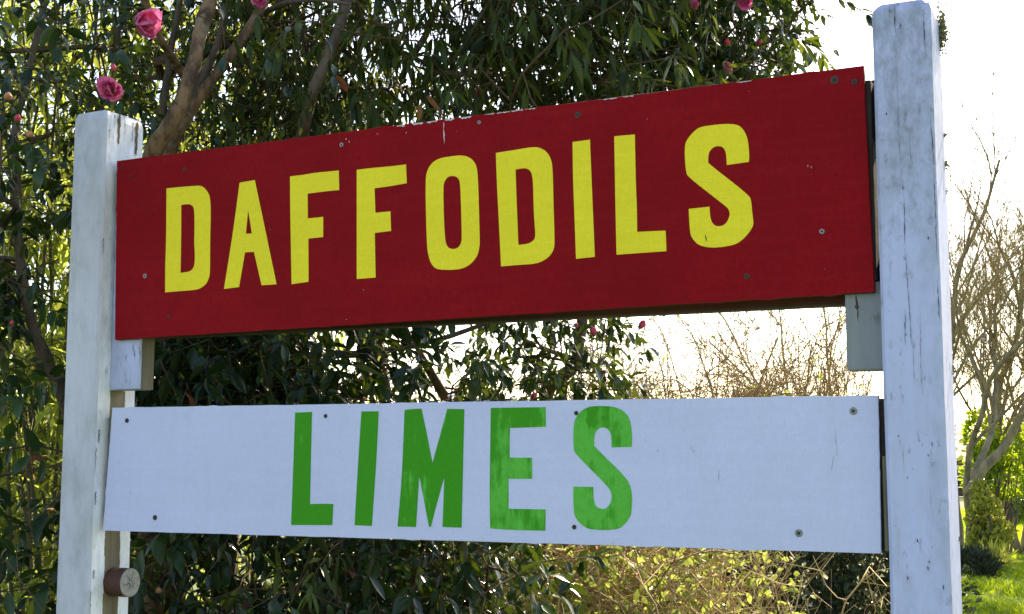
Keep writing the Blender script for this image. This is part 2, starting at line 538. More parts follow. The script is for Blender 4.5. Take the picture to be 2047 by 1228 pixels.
cracks = [([(0.0402, 2.386), (0.0405, 2.335)], 0.0022), ([(0.0404, 2.30), (0.0404, 2.127), (0.0457, 2.03)], 0.0008),
          ([(0.0457, 2.04), (0.0443, 1.96)], 0.0020), ([(0.0443, 1.955), (0.0481, 1.847), (0.0495, 1.787)], 0.0015),
          ([(0.0415, 1.848), (0.0396, 1.788)], 0.0026), ([(0.0941, 2.183), (0.0975, 2.095)], 0.0022),
          ([(0.0965, 2.09), (0.0967, 2.017), (0.0966, 1.93)], 0.0018), ([(0.0955, 1.896), (0.0972, 1.82)], 0.0025),
          ([(0.066, 1.85), (0.064, 1.76), (0.066, 1.70)], 0.0009), ([(0.058, 2.16), (0.06, 2.09)], 0.0007), ([(0.088, 2.37), (0.09, 2.30)], 0.0020),
          ([(0.052, 1.78), (0.053, 1.72)], 0.0008), ([(0.03, 1.62), (0.031, 1.57)], 0.0008), ([(0.072, 1.55), (0.074, 1.50)], 0.0007)]
for pts, w in cracks:
    mb = MB()
    strip_mark(mb, pts, w * 0.68, -0.0022)
    mb.build('crack', M['crack'], post_r)
# small pits and lifted flakes of paint on the near post
for i in range(26):
    mb = MB()
    x = random.uniform(0.012, 0.09); z = random.choice([random.uniform(1.38, 1.66), random.uniform(1.38, 1.62), random.uniform(1.66, 2.36)])
    r_ = random.uniform(0.0005, 0.0013)
    k = random.randint(5, 7)
    st = random.uniform(0.8, 4.5)
    mb.v = [(x + r_ * random.uniform(.5, 1.2) * math.cos(2 * math.pi * j / k), -0.0022, z + st * r_ * random.uniform(.5, 1.2) * math.sin(2 * math.pi * j / k)) for j in range(k)]
    mb.f = [tuple(range(k))]
    mb.build('paint_pit', M['crack'], post_r)

# bare wood where the paint has split away at the top of the far post
for y_, za, zb, w in ((0.043, 2.404, 2.330, 0.012), (0.104, 2.398, 2.316, 0.013), (0.090, 2.396, 2.345, 0.003), (0.012, 2.36, 2.335, 0.002), (0.008, 1.52, 1.49, 0.004), (0.011, 1.345, 1.325, 0.004), (0.012, 1.66, 1.63, 0.004), (0.003, 1.30, 1.22, 0.002), (0.004, 1.62, 1.56, 0.0022), (0.004, 2.1, 2.06, 0.002)):
    mb = MB()
    zz = np.linspace(za, zb, 16)
    vv = []
    for i, z in enumerate(zz):
        t = i / 15
        ww = w * (0.95 - 0.45 * t) * random.uniform(0.55, 1.15) * (0.35 if i in (0, 15) else 1)
        yc = y_ + 0.0012 * math.sin(i * 1.3) + random.uniform(-.0006, .0006)
        vv += [(PL + 0.0021, yc - ww / 2, z), (PL + 0.0021, yc + ww / 2, z)]
    mb.add(vv, [(2 * i, 2 * i + 1, 2 * i + 3, 2 * i + 2) for i in range(15)])
    mb.build('bare_flake', M['flake'] if w > 0.005 else M['crack'], post_l)

# moss on the back corner of the near post, lichen tufts down its outer edge
def tuft(name, cx, cy, cz, rx, rz, n, size, mat, parent):
    mb = MB()
    for i in range(n):
        p = Vector((cx + random.gauss(0, rx), cy + random.gauss(0, rx), cz + random.gauss(0, rz)))
        d = Vector((random.gauss(0, 1) + 0.5, random.gauss(0, 1), random.gauss(0.3, 1))).normalized()
        s = d.orthogonal().normalized() * size * random.uniform(0.2, 0.5)
        l = size * random.uniform(0.6, 1.4)
        u = d.cross(s)
        mb.add([p - s, p + s, p + d * l, p + u], [(0, 1, 2), (1, 3, 2), (3, 0, 2), (0, 3, 1)])
    return mb.build(name, mat, parent)


tuft('moss', 0.1015, 0.118, 2.365, 0.0055, 0.020, 420, 0.0065, M['moss'], post_r)
for z, n, s_ in ((2.172, 6, 0.011), (2.118, 8, 0.010), (2.070, 5, 0.006), (1.747, 5, 0.008), (1.455, 5, 0.006)):
    tuft('lichen', 0.1005, 0.120, z, 0.0015, 0.004, n, s_, M['moss'], post_r)


def panel(name, corners, y0, y1, mat, edge_mat, label):
    """board from four measured corners (TL, TR, BR, BL), edges a little chewed"""
    mb = MB()
    TL, TR, BR, BL = [Vector((c[0], c[1])) for c in corners]
    pts = []
    def run(a, b, k):
        d = (b - a); nrm = Vector((-d.y, d.x)).normalized()
        for i in range(k):
            t = i / k
            j = 0.0 if i == 0 else 0.0011 * noise.noise(Vector((a.x * 5 + t * 37, a.y * 7, 3))) + (0.0018 if random.random() < 0.04 else 0)
            pts.append(a + d * t - nrm * j)
    run(BL, BR, 90); run(BR, TR, 26); run(TR, TL, 90); run(TL, BL, 26)
    n = len(pts)
    e = 0.0012
    c = sum(pts, Vector((0, 0))) / n
    for y, ins in ((y0, e), (y0 + e, 0), (y1, 0)):
        for p in pts:
            q = p + (c - p).normalized() * ins
            mb.v.append((q.x, y, q.y))
    mb.f.append(tuple(range(n)))
    for L in (0, 1):
        for i in range(n):
            j = (i + 1) % n
            mb.f.append((L * n + i, (L + 1) * n + i, (L + 1) * n + j, L * n + j))
    mb.f.append(tuple(reversed(range(2 * n, 3 * n))))
    o = mb.build(name, mat, sign)
    o.data.materials.append(edge_mat)
    for p in o.data.polygons:
        if abs(p.normal.y) < 0.5: p.material_index = 1
    o['label'] = label
    return o


red = panel('sign_board', [(-1.7402, 2.2858), (-0.0214, 2.293), (-0.0145, 1.8849), (-1.728, 1.865)], BY, BY + 0.012, M['red'], M['rededge'],
            'dark red board reading DAFFODILS in yellow letters')
white = panel('sign_board', [(-1.7286, 1.71), (-0.0131, 1.7049), (-0.0163, 1.434), (-1.7443, 1.4318)], BY, BY + 0.012, M['white'], M['rail'],
              'white board reading LIMES in green letters')

LETTERS = [
    ('RD1', [(-1.5894, 2.2071),(-1.5466, 2.207),(-1.5015, 2.2057),(-1.492, 2.2046),(-1.482, 2.1996),(-1.4729, 2.1903),(-1.4651, 2.1776),(-1.4616, 2.1424),(-1.4618, 2.0729),(-1.4596, 2.0036),(-1.4627, 1.993),(-1.4677, 1.9826),(-1.4777, 1.9749),(-1.4937, 1.9686),(-1.5382, 1.9684),(-1.5842, 1.9677),(-1.5862, 2.0232),(-1.586, 2.0912),(-1.5877, 2.1524)], [(-1.5457, 2.1652),(-1.5271, 2.1658),(-1.5165, 2.1633),(-1.5082, 2.1548),(-1.5058, 2.1097),(-1.5061, 2.0759),(-1.5029, 2.0493),(-1.503, 2.0253),(-1.5086, 2.0156),(-1.5188, 2.0107),(-1.5423, 2.0097),(-1.5433, 2.0882)]),
    ('RA', [(-1.3843, 2.2022),(-1.3437, 2.2043),(-1.3255, 2.1386),(-1.2799, 1.9691),(-1.3192, 1.9692),(-1.3414, 2.0441),(-1.3655, 2.0447),(-1.3794, 1.9685),(-1.4201, 1.9667),(-1.3997, 2.0875)], [(-1.3596, 2.1383),(-1.3479, 2.0854),(-1.3644, 2.0861)]),
    ('RF1', [(-1.2502, 2.204),(-1.2136, 2.2041),(-1.1863, 2.2062),(-1.1539, 2.2055),(-1.1252, 2.2054),(-1.1234, 2.1627),(-1.1585, 2.163),(-1.2037, 2.1618),(-1.202, 2.1075),(-1.1628, 2.1079),(-1.162, 2.0641),(-1.1997, 2.0636),(-1.1973, 1.9699),(-1.2407, 1.9673),(-1.2475, 2.1204)], None),
    ('RF2', [(-1.0801, 2.2025),(-1.0479, 2.2031),(-0.9962, 2.2021),(-0.96, 2.2027),(-0.9578, 2.1628),(-0.9957, 2.1601),(-1.0356, 2.1589),(-1.0329, 2.1063),(-0.9964, 2.1066),(-0.9943, 2.065),(-1.0338, 2.0637),(-1.0305, 1.9694),(-1.0765, 1.9689)], None),
    ('RO', [(-0.8782, 2.2085),(-0.8543, 2.2093),(-0.8333, 2.2095),(-0.8201, 2.2068),(-0.8097, 2.2018),(-0.8006, 2.1929),(-0.794, 2.1798),(-0.7913, 2.1431),(-0.7896, 2.0915),(-0.7874, 2.0262),(-0.7889, 2.0147),(-0.7922, 2.001),(-0.8011, 1.99),(-0.8101, 1.9825),(-0.8269, 1.9754),(-0.8503, 1.9745),(-0.8766, 1.9765),(-0.8885, 1.9796),(-0.8979, 1.9891),(-0.9038, 2.0025),(-0.9088, 2.0252),(-0.9121, 2.1061),(-0.9132, 2.1707),(-0.9088, 2.1858),(-0.9035, 2.1942),(-0.8942, 2.2029)], [(-0.8554, 2.1685),(-0.8441, 2.1674),(-0.837, 2.1625),(-0.8325, 2.1527),(-0.8301, 2.0995),(-0.8282, 2.0384),(-0.8298, 2.028),(-0.8349, 2.0202),(-0.844, 2.0166),(-0.8553, 2.0183),(-0.8616, 2.0229),(-0.8664, 2.0341),(-0.8699, 2.0791),(-0.8719, 2.1479),(-0.8686, 2.1595),(-0.862, 2.1665)]),
    ('RD2', [(-0.7519, 2.2062),(-0.7325, 2.2071),(-0.7047, 2.2085),(-0.6671, 2.2104),(-0.6522, 2.2062),(-0.6399, 2.1973),(-0.6313, 2.1838),(-0.6272, 2.1651),(-0.6256, 2.0829),(-0.6234, 2.0148),(-0.6254, 2.0014),(-0.6332, 1.9895),(-0.6455, 1.9813),(-0.6639, 1.9752),(-0.7048, 1.9755),(-0.7399, 1.9747),(-0.7451, 2.0694),(-0.7492, 2.1394)], [(-0.7082, 2.1679),(-0.6947, 2.1692),(-0.6846, 2.1685),(-0.6772, 2.1643),(-0.6717, 2.1555),(-0.6693, 2.1323),(-0.6684, 2.0818),(-0.6662, 2.0519),(-0.6645, 2.0313),(-0.6675, 2.0229),(-0.6774, 2.0172),(-0.6873, 2.0158),(-0.702, 2.0155),(-0.7052, 2.0894)]),
    ('RI', [(-0.5844, 2.2115),(-0.5478, 2.2123),(-0.5448, 2.1284),(-0.5393, 1.981),(-0.5785, 1.9796),(-0.582, 2.0865),(-0.584, 2.1432)], None),
    ('RL', [(-0.4972, 2.2138),(-0.4551, 2.2129),(-0.454, 2.1069),(-0.4525, 2.0758),(-0.4526, 2.0234),(-0.3957, 2.0217),(-0.3945, 1.9825),(-0.4462, 1.9824),(-0.4947, 1.9823),(-0.4961, 2.0794)], None),
    ('RS', [(-0.3269, 2.2132),(-0.3069, 2.2144),(-0.2806, 2.2143),(-0.2632, 2.2124),(-0.2528, 2.2091),(-0.246, 2.204),(-0.2397, 2.1948),(-0.2346, 2.1802),(-0.2323, 2.1575),(-0.2331, 2.1379),(-0.275, 2.1359),(-0.2759, 2.1575),(-0.2792, 2.1672),(-0.2846, 2.172),(-0.2922, 2.1737),(-0.3, 2.1721),(-0.3066, 2.1667),(-0.3101, 2.1588),(-0.3108, 2.1436),(-0.2888, 2.1232),(-0.2652, 2.1032),(-0.2346, 2.0749),(-0.2305, 2.0666),(-0.2291, 2.0442),(-0.2271, 2.025),(-0.2279, 2.0177),(-0.235, 2.0066),(-0.248, 1.9938),(-0.261, 1.9862),(-0.2805, 1.9833),(-0.3022, 1.9827),(-0.3196, 1.9853),(-0.3338, 1.9912),(-0.3425, 2.0015),(-0.3483, 2.0127),(-0.3498, 2.0593),(-0.3096, 2.0604),(-0.3088, 2.042),(-0.3061, 2.0315),(-0.3004, 2.0242),(-0.2928, 2.0219),(-0.2841, 2.023),(-0.2775, 2.0278),(-0.273, 2.036),(-0.2711, 2.0433),(-0.2721, 2.0498),(-0.2759, 2.0565),(-0.2941, 2.072),(-0.3495, 2.1201),(-0.3534, 2.1281),(-0.3557, 2.1523),(-0.3558, 2.1764),(-0.3529, 2.1897),(-0.3404, 2.2037)], None),
    ('WL', [(-1.2255, 1.6915),(-1.2065, 1.6917),(-1.1829, 1.6926),(-1.1837, 1.6065),(-1.184, 1.5446),(-1.1842, 1.4999),(-1.1558, 1.5012),(-1.1263, 1.501),(-1.1282, 1.4577),(-1.2306, 1.4557),(-1.2281, 1.5558)], None),
    ('WI', [(-1.0608, 1.6917),(-1.0197, 1.6914),(-1.022, 1.6243),(-1.0258, 1.5572),(-1.0326, 1.4582),(-1.0739, 1.4587),(-1.0672, 1.5884)], None),
    ('WM', [(-0.958, 1.6932),(-0.9405, 1.6951),(-0.9188, 1.6952),(-0.9057, 1.6437),(-0.8926, 1.5859),(-0.8767, 1.6369),(-0.8595, 1.6939),(-0.821, 1.6927),(-0.8231, 1.6018),(-0.8261, 1.4594),(-0.8687, 1.4599),(-0.8652, 1.5593),(-0.8808, 1.5102),(-0.8954, 1.4596),(-0.8994, 1.4595),(-0.9227, 1.56),(-0.9294, 1.4584),(-0.9722, 1.4583),(-0.9634, 1.5465)], None),
    ('WE', [(-0.7621, 1.6942),(-0.7026, 1.6941),(-0.6438, 1.694),(-0.6435, 1.6561),(-0.7207, 1.6544),(-0.7212, 1.5971),(-0.6732, 1.5965),(-0.6726, 1.5564),(-0.7233, 1.5558),(-0.7237, 1.4981),(-0.6444, 1.4982),(-0.6455, 1.4579),(-0.7169, 1.4573),(-0.763, 1.4594),(-0.7646, 1.5204)], None),
    ('WS', [(-0.5431, 1.6947),(-0.5117, 1.6938),(-0.4962, 1.6905),(-0.4852, 1.6857),(-0.4732, 1.6736),(-0.469, 1.6592),(-0.4668, 1.6386),(-0.4679, 1.6169),(-0.508, 1.6162),(-0.5082, 1.6368),(-0.511, 1.6461),(-0.5177, 1.6524),(-0.5254, 1.6543),(-0.5333, 1.6523),(-0.5412, 1.6449),(-0.5435, 1.6329),(-0.5436, 1.6194),(-0.5237, 1.5997),(-0.4886, 1.569),(-0.4678, 1.5426),(-0.469, 1.4959),(-0.4741, 1.4846),(-0.483, 1.4733),(-0.4984, 1.4624),(-0.5515, 1.4616),(-0.5671, 1.4684),(-0.5783, 1.4774),(-0.5839, 1.4876),(-0.5866, 1.4979),(-0.5866, 1.542),(-0.546, 1.5418),(-0.5455, 1.5171),(-0.5422, 1.5079),(-0.5356, 1.5025),(-0.5256, 1.5006),(-0.5178, 1.5032),(-0.5111, 1.5125),(-0.5084, 1.5217),(-0.5105, 1.535),(-0.5197, 1.5462),(-0.5799, 1.6018),(-0.5862, 1.6122),(-0.5859, 1.6603),(-0.5794, 1.675),(-0.5703, 1.6853),(-0.5566, 1.6924)], None),
]
SIGN_CHARS = {'RD1': 'D', 'RD2': 'D', 'RF1': 'F', 'RF2': 'F'}


def letter(key, outer, inner):
    """one painted letter: a thin raised film of paint cut to its own outline"""
    bm = bmesh.new()
    def loop(P):
        vs = [bm.verts.new((x, BY - 0.0007, z)) for x, z in P]
        return [bm.edges.new((vs[i], vs[(i + 1) % len(vs)])) for i in range(len(vs))]
    def soften(P):
        """round the brushed curves, keep the cut corners"""
        for _ in range(2):
            Q = []
            n = len(P)
            for i in range(n):
                p0, p1, p2 = Vector(P[i - 1]), Vector(P[i]), Vector(P[(i + 1) % n])
                d1, d2 = p1 - p0, p2 - p1
                if d1.length < 1e-6 or d2.length < 1e-6 or d1.angle(d2) > R(42): Q.append(tuple(p1))
                else: Q += [tuple(p1 - d1 * 0.25), tuple(p1 + d2 * 0.25)]
            P = Q
        return P
    ed = loop(soften(outer))
    if inner: ed += loop(soften(inner))
    bmesh.ops.triangle_fill(bm, use_beauty=True, use_dissolve=False, edges=ed)
    r = bmesh.ops.extrude_face_region(bm, geom=bm.faces[:])
    for v in r['geom']:
        if isinstance(v, bmesh.types.BMVert): v.co.y += 0.0006
    bmesh.ops.recalc_face_normals(bm, faces=bm.faces[:])
    me = bpy.data.meshes.new('letter')
    bm.to_mesh(me); bm.free()
    o = bpy.data.objects.new('letter', me)
    COL.objects.link(o)
    if key[0] == 'R':
        me.materials.append(M['yellow']); o.parent = red
    else:
        me.materials.append({'WE': M['green_w'], 'WS': M['green_w'], 'WM': M['green_m']}.get(key, M['green'])); o.parent = white
    o['label'] = '%s letter %s' % ('yellow' if key[0] == 'R' else 'green', key[1])


for k_, o_, i_ in LETTERS:
    letter(k_, o_, i_)


def screw(x, z, r, kind, parent):
    """countersunk head with a cross slot; 'hole' is an empty drilled hole, 'filled' a painted-over head"""
    mb = MB()
    n = 14
    yb = BY - 0.0004
    def ring(rr, y): return [(x + rr * math.cos(2 * math.pi * i / n), y, z + rr * math.sin(2 * math.pi * i / n)) for i in range(n)]
    if kind == 'hole':
        mb.v = ring(r * 1.25, yb) + ring(r, yb - 0.0003) + ring(r * 0.55, yb - 0.0001)
    else:
        mb.v = ring(r * 1.1, yb) + ring(r, yb - 0.0012) + ring(r * 0.5, yb - 0.0014)
    for L in (0, 1):
        for i in range(n):
            j = (i + 1) % n
            mb.f.append((L * n + i, L * n + j, (L + 1) * n + j, (L + 1) * n + i))
    mb.f.append(tuple(range(2 * n, 3 * n)))
    mat = {'hole': M['rust'], 'steel': M['screw'], 'rust': M['rust'], 'filled': M['rededge'], 'washer': M['screw']}[kind]
    o = mb.build('screw', mat, parent)
    if kind in ('steel', 'washer', 'hole', 'rust'):
        o.data.materials.append(M['hole'])
        y = yb - (0.0002 if kind == 'hole' else 0.0016)
        b2 = bmesh.new(); b2.from_mesh(o.data)
        if kind == 'steel':
            for ang in (0.5, 0.5 + math.pi / 2):
                c, s = math.cos(ang), math.sin(ang); a, w = r * 0.62, r * 0.17
                y -= 0.0001
                f = b2.faces.new([b2.verts.new((x + c * u - s * v, y, z + s * u + c * v)) for u, v in ((-a, -w), (a, -w), (a, w), (-a, w))])
                f.material_index = 1
        else:
            f = b2.faces.new([b2.verts.new((x + r * 0.45 * math.cos(2 * math.pi * i / n), y, z + r * 0.45 * math.sin(2 * math.pi * i / n))) for i in range(n)])
            f.material_index = 1
        b2.to_mesh(o.data); b2.free()


for x, z, r_, kd in [(-1.7243, 2.2653, .0042, 'filled'), (-1.6935, 2.2446, .004, 'filled'), (-1.5393, 2.2467, .0038, 'hole'), (-1.119, 2.2605, .0045, 'washer'),
                     (-0.7898, 2.2734, .0038, 'washer'), (-0.5733, 2.2646, .0050, 'hole'), (-0.0734, 2.2729, .0062, 'hole'), (-0.0381, 2.2648, .0050, 'rust'),
                     (-0.103, 1.9986, .0046, 'washer'), (-0.2415, 1.9256, .0050, 'rust'), (-1.6442, 2.0087, .0050, 'washer'), (-1.5715, 1.9123, .0038, 'rust')]:
    screw(x, z, r_, kd, red)
for x, z, r_, kd in [(-1.6833, 1.6799, .0050, 'rust'), (-1.1488, 1.6832, .0040, 'rust'), (-0.5799, 1.6816, .0040, 'rust'), (-0.0566, 1.6779, .0062, 'steel'),
                     (-1.5943, 1.4639, .0054, 'rust'), (-0.5853, 1.4659, .0042, 'rust'), (-0.1574, 1.4652, .0064, 'steel')]:
    screw(x, z, r_, kd, white)

# chips where the red paint has come away along the top edge, the pale run below them, a few scratches
def chip(parent, poly, y=BY - 0.0006, mat='chip', name='paint_chip'):
    mb = MB()
    mb.v = [(x, y, z) for x, z in poly]
    mb.f = [tuple(range(len(poly)))]
    return mb.build(name, M[mat], parent)


def edge_chips(x0, x1, n, h):
    for i in range(n):
        xa = x0 + (x1 - x0) * i / n + random.uniform(0, 0.006)
        w = (x1 - x0) / n * random.uniform(0.45, 0.95)
        zt = 2.2858 + (xa + 1.7402) / 1.7188 * 0.0072 - 0.0014
        k = 6
        top = [(xa + w * j / k, zt + 0.00003 * j) for j in range(k + 1)]
        bot = [(xa + w * j / k, zt - h * random.uniform(0.15, 1.0)) for j in range(k, -1, -1)]
        chip(red, bot[::-1] + top[::-1])


edge_chips(-0.985, -0.80, 5, 0.0042)
edge_chips(-0.78, -0.66, 4, 0.0022)
edge_chips(-0.52, -0.44, 2, 0.002)
edge_chips(-0.26, -0.22, 1, 0.002)
mb = MB(); strip_mark(mb, [(-0.872, 2.283), (-0.871, 2.262), (-0.8695, 2.238)], 0.0030, BY - 0.0006); mb.build('paint_run', M['chip'], red)
for (x, z, w, h) in [(-1.108, 2.272, .006, .0016), (-1.10, 2.266, .0016, .007), (-0.96, 2.27, .0012, .006), (-1.03, 2.275, .007, .0014), (-1.62, 2.16, .001, .001), (-0.84, 2.26, .0012, .0026), (-0.43, 2.24, .001, .004),
                     (-1.30, 2.09, .0016, .0018), (-1.06, 1.945, .0022, .0016), (-1.10, 1.885, .004, .0012), (-0.125, 2.12, .0013, .006), (-0.119, 2.117, .0013, .006), (-0.10, 1.93, .002, .001), (-0.23, 2.27, .002, .001)]:
    k = 6
    chip(red, [(x + w * .5 * random.uniform(.5, 1.1) * math.cos(2 * math.pi * j / k), z + h * .5 * random.uniform(.5, 1.1) * math.sin(2 * math.pi * j / k)) for j in range(k)])
mb = MB(); strip_mark(mb, [(-0.318, 2.008), (-0.317, 1.995)], 0.0022, BY - 0.0012); mb.build('scratch', M['crack'], red)
for p in ([(-0.089, 1.645), (-0.087, 1.60)], [(-0.092, 1.60), (-0.098, 1.575)], [(-0.30, 1.575), (-0.301, 1.55)], [(-0.425, 1.652), (-0.420, 1.651)], [(-1.675, 1.462), (-1.668, 1.460)]):
    mb = MB(); strip_mark(mb, p, 0.0006, BY - 0.0004); mb.build('scratch', M['crack'], white)

# frame timbers behind the boards
def timber(name, x0, x1, y0, y1, z0, z1, mat, bev=0.003, label=None, parent=sign):
    mb = MB(); mb.box(x0, x1, y0, y1, z0, z1)
    o = mb.build(name, mat, parent, bevel=bev)
    if label: o['label'] = label
    return o


timber('rail', PL + 0.0005, -0.0005, 0.0935, 0.1290, 2.170, 2.2835, M['rail'])
timber('rail', PL + 0.0005, -0.0005, 0.0935, 0.1290, 1.872, 1.965, M['rail'])
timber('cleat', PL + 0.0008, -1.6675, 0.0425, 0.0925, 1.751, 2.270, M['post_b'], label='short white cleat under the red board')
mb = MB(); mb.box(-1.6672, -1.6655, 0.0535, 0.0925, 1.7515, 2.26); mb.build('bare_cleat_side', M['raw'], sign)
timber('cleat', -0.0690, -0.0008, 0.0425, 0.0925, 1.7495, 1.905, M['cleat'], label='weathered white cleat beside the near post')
timber('batten', -0.0690, -0.0125, 0.0425, 0.0925, 1.9065, 2.270, M['rail'])
timber('batten', -0.058, -0.0008, 0.0425, 0.0925, 1.4375, 1.700, M['rail'])
timber('batten', -0.0105, -0.0040, 0.030, 0.0420, 1.438, 1.600, M['raw'], bev=0.001)
timber('batten', PL + 0.0008, -1.70, 0.0425, 0.0925, 1.46, 1.69, M['raw'])
# rusty nail and its stain on the near cleat
mb = MB(); strip_mark(mb, [(-0.0485, 1.884), (-0.0475, 1.862), (-0.0465, 1.835)], 0.0045, 0.0421); mb.build('rust_stain', M['stub'], sign)
mb = MB(); mb.tube([(-0.048, 0.0424, 1.862), (-0.048, 0.040, 1.862)], [0.0036, 0.0032], 8); mb.build('nail', M['rust'], sign)

# round timber stub on the far post
mb = MB()
n = 28
for x, rr in ((PL + 0.0005, 0.0325), (PL + 0.050, 0.0325), (PL + 0.0525, 0.0310)):
    for i in range(n):
        a = 2 * math.pi * i / n
        w = rr * (1 + 0.02 * noise.noise(Vector((math.cos(a) * 2, math.sin(a) * 2, 1))))
        mb.v.append((x, 0.0755 + w * math.cos(a), 1.3135 + w * math.sin(a)))
for L in (0, 1):
    for i in range(n):
        j = (i + 1) % n
        mb.f.append((L * n + i, L * n + j, (L + 1) * n + j, (L + 1) * n + i))
mb.f.append(tuple(range(2 * n, 3 * n)))
stub = mb.build('round_stub', M['stub'], sign)
stub['label'] = 'brown round timber stub with a grey sawn end'
stub.data.materials.append(M['endgrain'])
for p in stub.data.polygons:
    if p.normal.x > 0.5: p.material_index = 1
xe = PL + 0.0529
mb = MB()
for ang in (0.5, 1.3, 2.2, 3.3, 4.4, 5.3):
    a0, a1 = 0.006, random.uniform(0.02, 0.029)
    c, s = math.cos(ang), math.sin(ang)
    mb.add([(xe, 0.0755 + c * a0 - s * .0011, 1.3135 + s * a0 + c * .0011), (xe, 0.0755 + c * a0 + s * .0011, 1.3135 + s * a0 - c * .0011), (xe, 0.0755 + c * a1, 1.3135 + s * a1)], [(0, 1, 2)])
mb.build('end_crack', M['crack'], stub)
mb = MB()
mb.tube([(PL + 0.0526, 0.0755, 1.3135), (PL + 0.0545, 0.0755, 1.3135)], [0.0072, 0.0060], 12)
mb.build('bolt', M['screw'], stub)

# ------------------------------------------------------------------ leaves
def leaf_template(stations, half, fold, droop, twist=0.0):
    """blade along +y, width along x; returns verts and faces (quads, tris)"""
    n = len(stations)
    V = []
    mid = []; lf = []; rt = []
    for t, h in zip(stations, half):
        z = -droop * t * t
        mid.append(len(V)); V.append((0, t, z))
        if h > 0:
            a = twist * t
            lf.append(len(V)); V.append((-h * math.cos(a), t, z + fold * h - h * math.sin(a)))
            rt.append(len(V)); V.append((h * math.cos(a), t, z + fold * h + h * math.sin(a)))
        else:
            lf.append(mid[-1]); rt.append(mid[-1])
    Q, T = [], []
    for i in range(n - 1):
        for s, flip in ((lf, False), (rt, True)):
            f = [mid[i], mid[i + 1], s[i + 1], s[i]]
            f2 = []
            for v in f:
                if v not in f2: f2.append(v)
            if not flip: f2 = f2
            else: f2 = f2[::-1]
            (Q if len(f2) == 4 else T).append(f2)
    return np.array(V, float), np.array(Q, int).reshape(-1, 4), np.array(T, int).reshape(-1, 3)


CAM_S = [0, 0.10, 0.30, 0.52, 0.74, 0.90, 1.0]
CAM_H = [0, 0.085, 0.185, 0.205, 0.150, 0.055, 0]
CAM_T = [leaf_template(CAM_S, CAM_H, 0.35, d, w) for d, w in ((0.10, 0.2), (0.28, -0.3), (0.45, 0.4), (0.02, 0.0), (0.20, 0.6))]
NAR_S = [0, 0.12, 0.38, 0.68, 1.0]
NAR_H = [0, 0.045, 0.078, 0.058, 0]
NAR_T = [leaf_template(NAR_S, NAR_H, 0.3, d, w) for d, w in ((0.15, 0.4), (0.40, -0.5), (0.60, 0.2), (0.05, 0.8))]
RND_T = [leaf_template([0, 0.25, 0.6, 1.0], [0, 0.24, 0.27, 0], 0.3, d, w) for d, w in ((0.1, 0.2), (0.3, -0.3))]


class Leaves:
    def __init__(self, temps):
        self.t = temps
        self.P = []; self.D = []; self.N = []; self.L = []; self.W = []; self.tint = []; self.var = []

    def put(self, p, d, nrm, length, tint, width=1.0):
        self.P.append(p); self.D.append(d); self.N.append(nrm); self.L.append(length); self.tint.append(tint); self.W.append(width)
        self.var.append(int(rng.integers(len(self.t))))

    def arrays(self):
        P = np.array(self.P)
        # nothing grows through the sign or across its face
        q = P + np.array(self.D) * np.array(self.L)[:, None] * 0.6
        bad = np.zeros(len(P), bool)
        for X in (P, q):
            dx, dy = X[:, 0] - SIGN_LOC[0], X[:, 1] - SIGN_LOC[1]
            lx = dx * SIGN_C + dy * SIGN_S; ly = -dx * SIGN_S + dy * SIGN_C
            bad |= (lx > -1.90) & (lx < 0.14) & (ly > -0.9) & (ly < 0.17) & (X[:, 2] < 2.405)
        k = ~bad
        P = P[k]
        for nm in ('D', 'N', 'L', 'W', 'tint', 'var'):
            setattr(self, nm, [v for v, g_ in zip(getattr(self, nm), k) if g_])
        self.P = list(P)
        D = np.array(self.D); N = np.array(self.N)
        D /= np.linalg.norm(D, axis=1, keepdims=True) + 1e-9
        S = np.cross(D, N); S /= np.linalg.norm(S, axis=1, keepdims=True) + 1e-9
        N = np.cross(S, D)
        return P, D, N, S, np.array(self.L), np.array(self.W), np.array(self.tint), np.array(self.var)


def unit(v):
    v = np.asarray(v, float)
    return v / (math.sqrt(v.dot(v)) + 1e-9)


def cross3(p, q):
    return np.array((p[1] * q[2] - p[2] * q[1], p[2] * q[0] - p[0] * q[2], p[0] * q[1] - p[1] * q[0]))


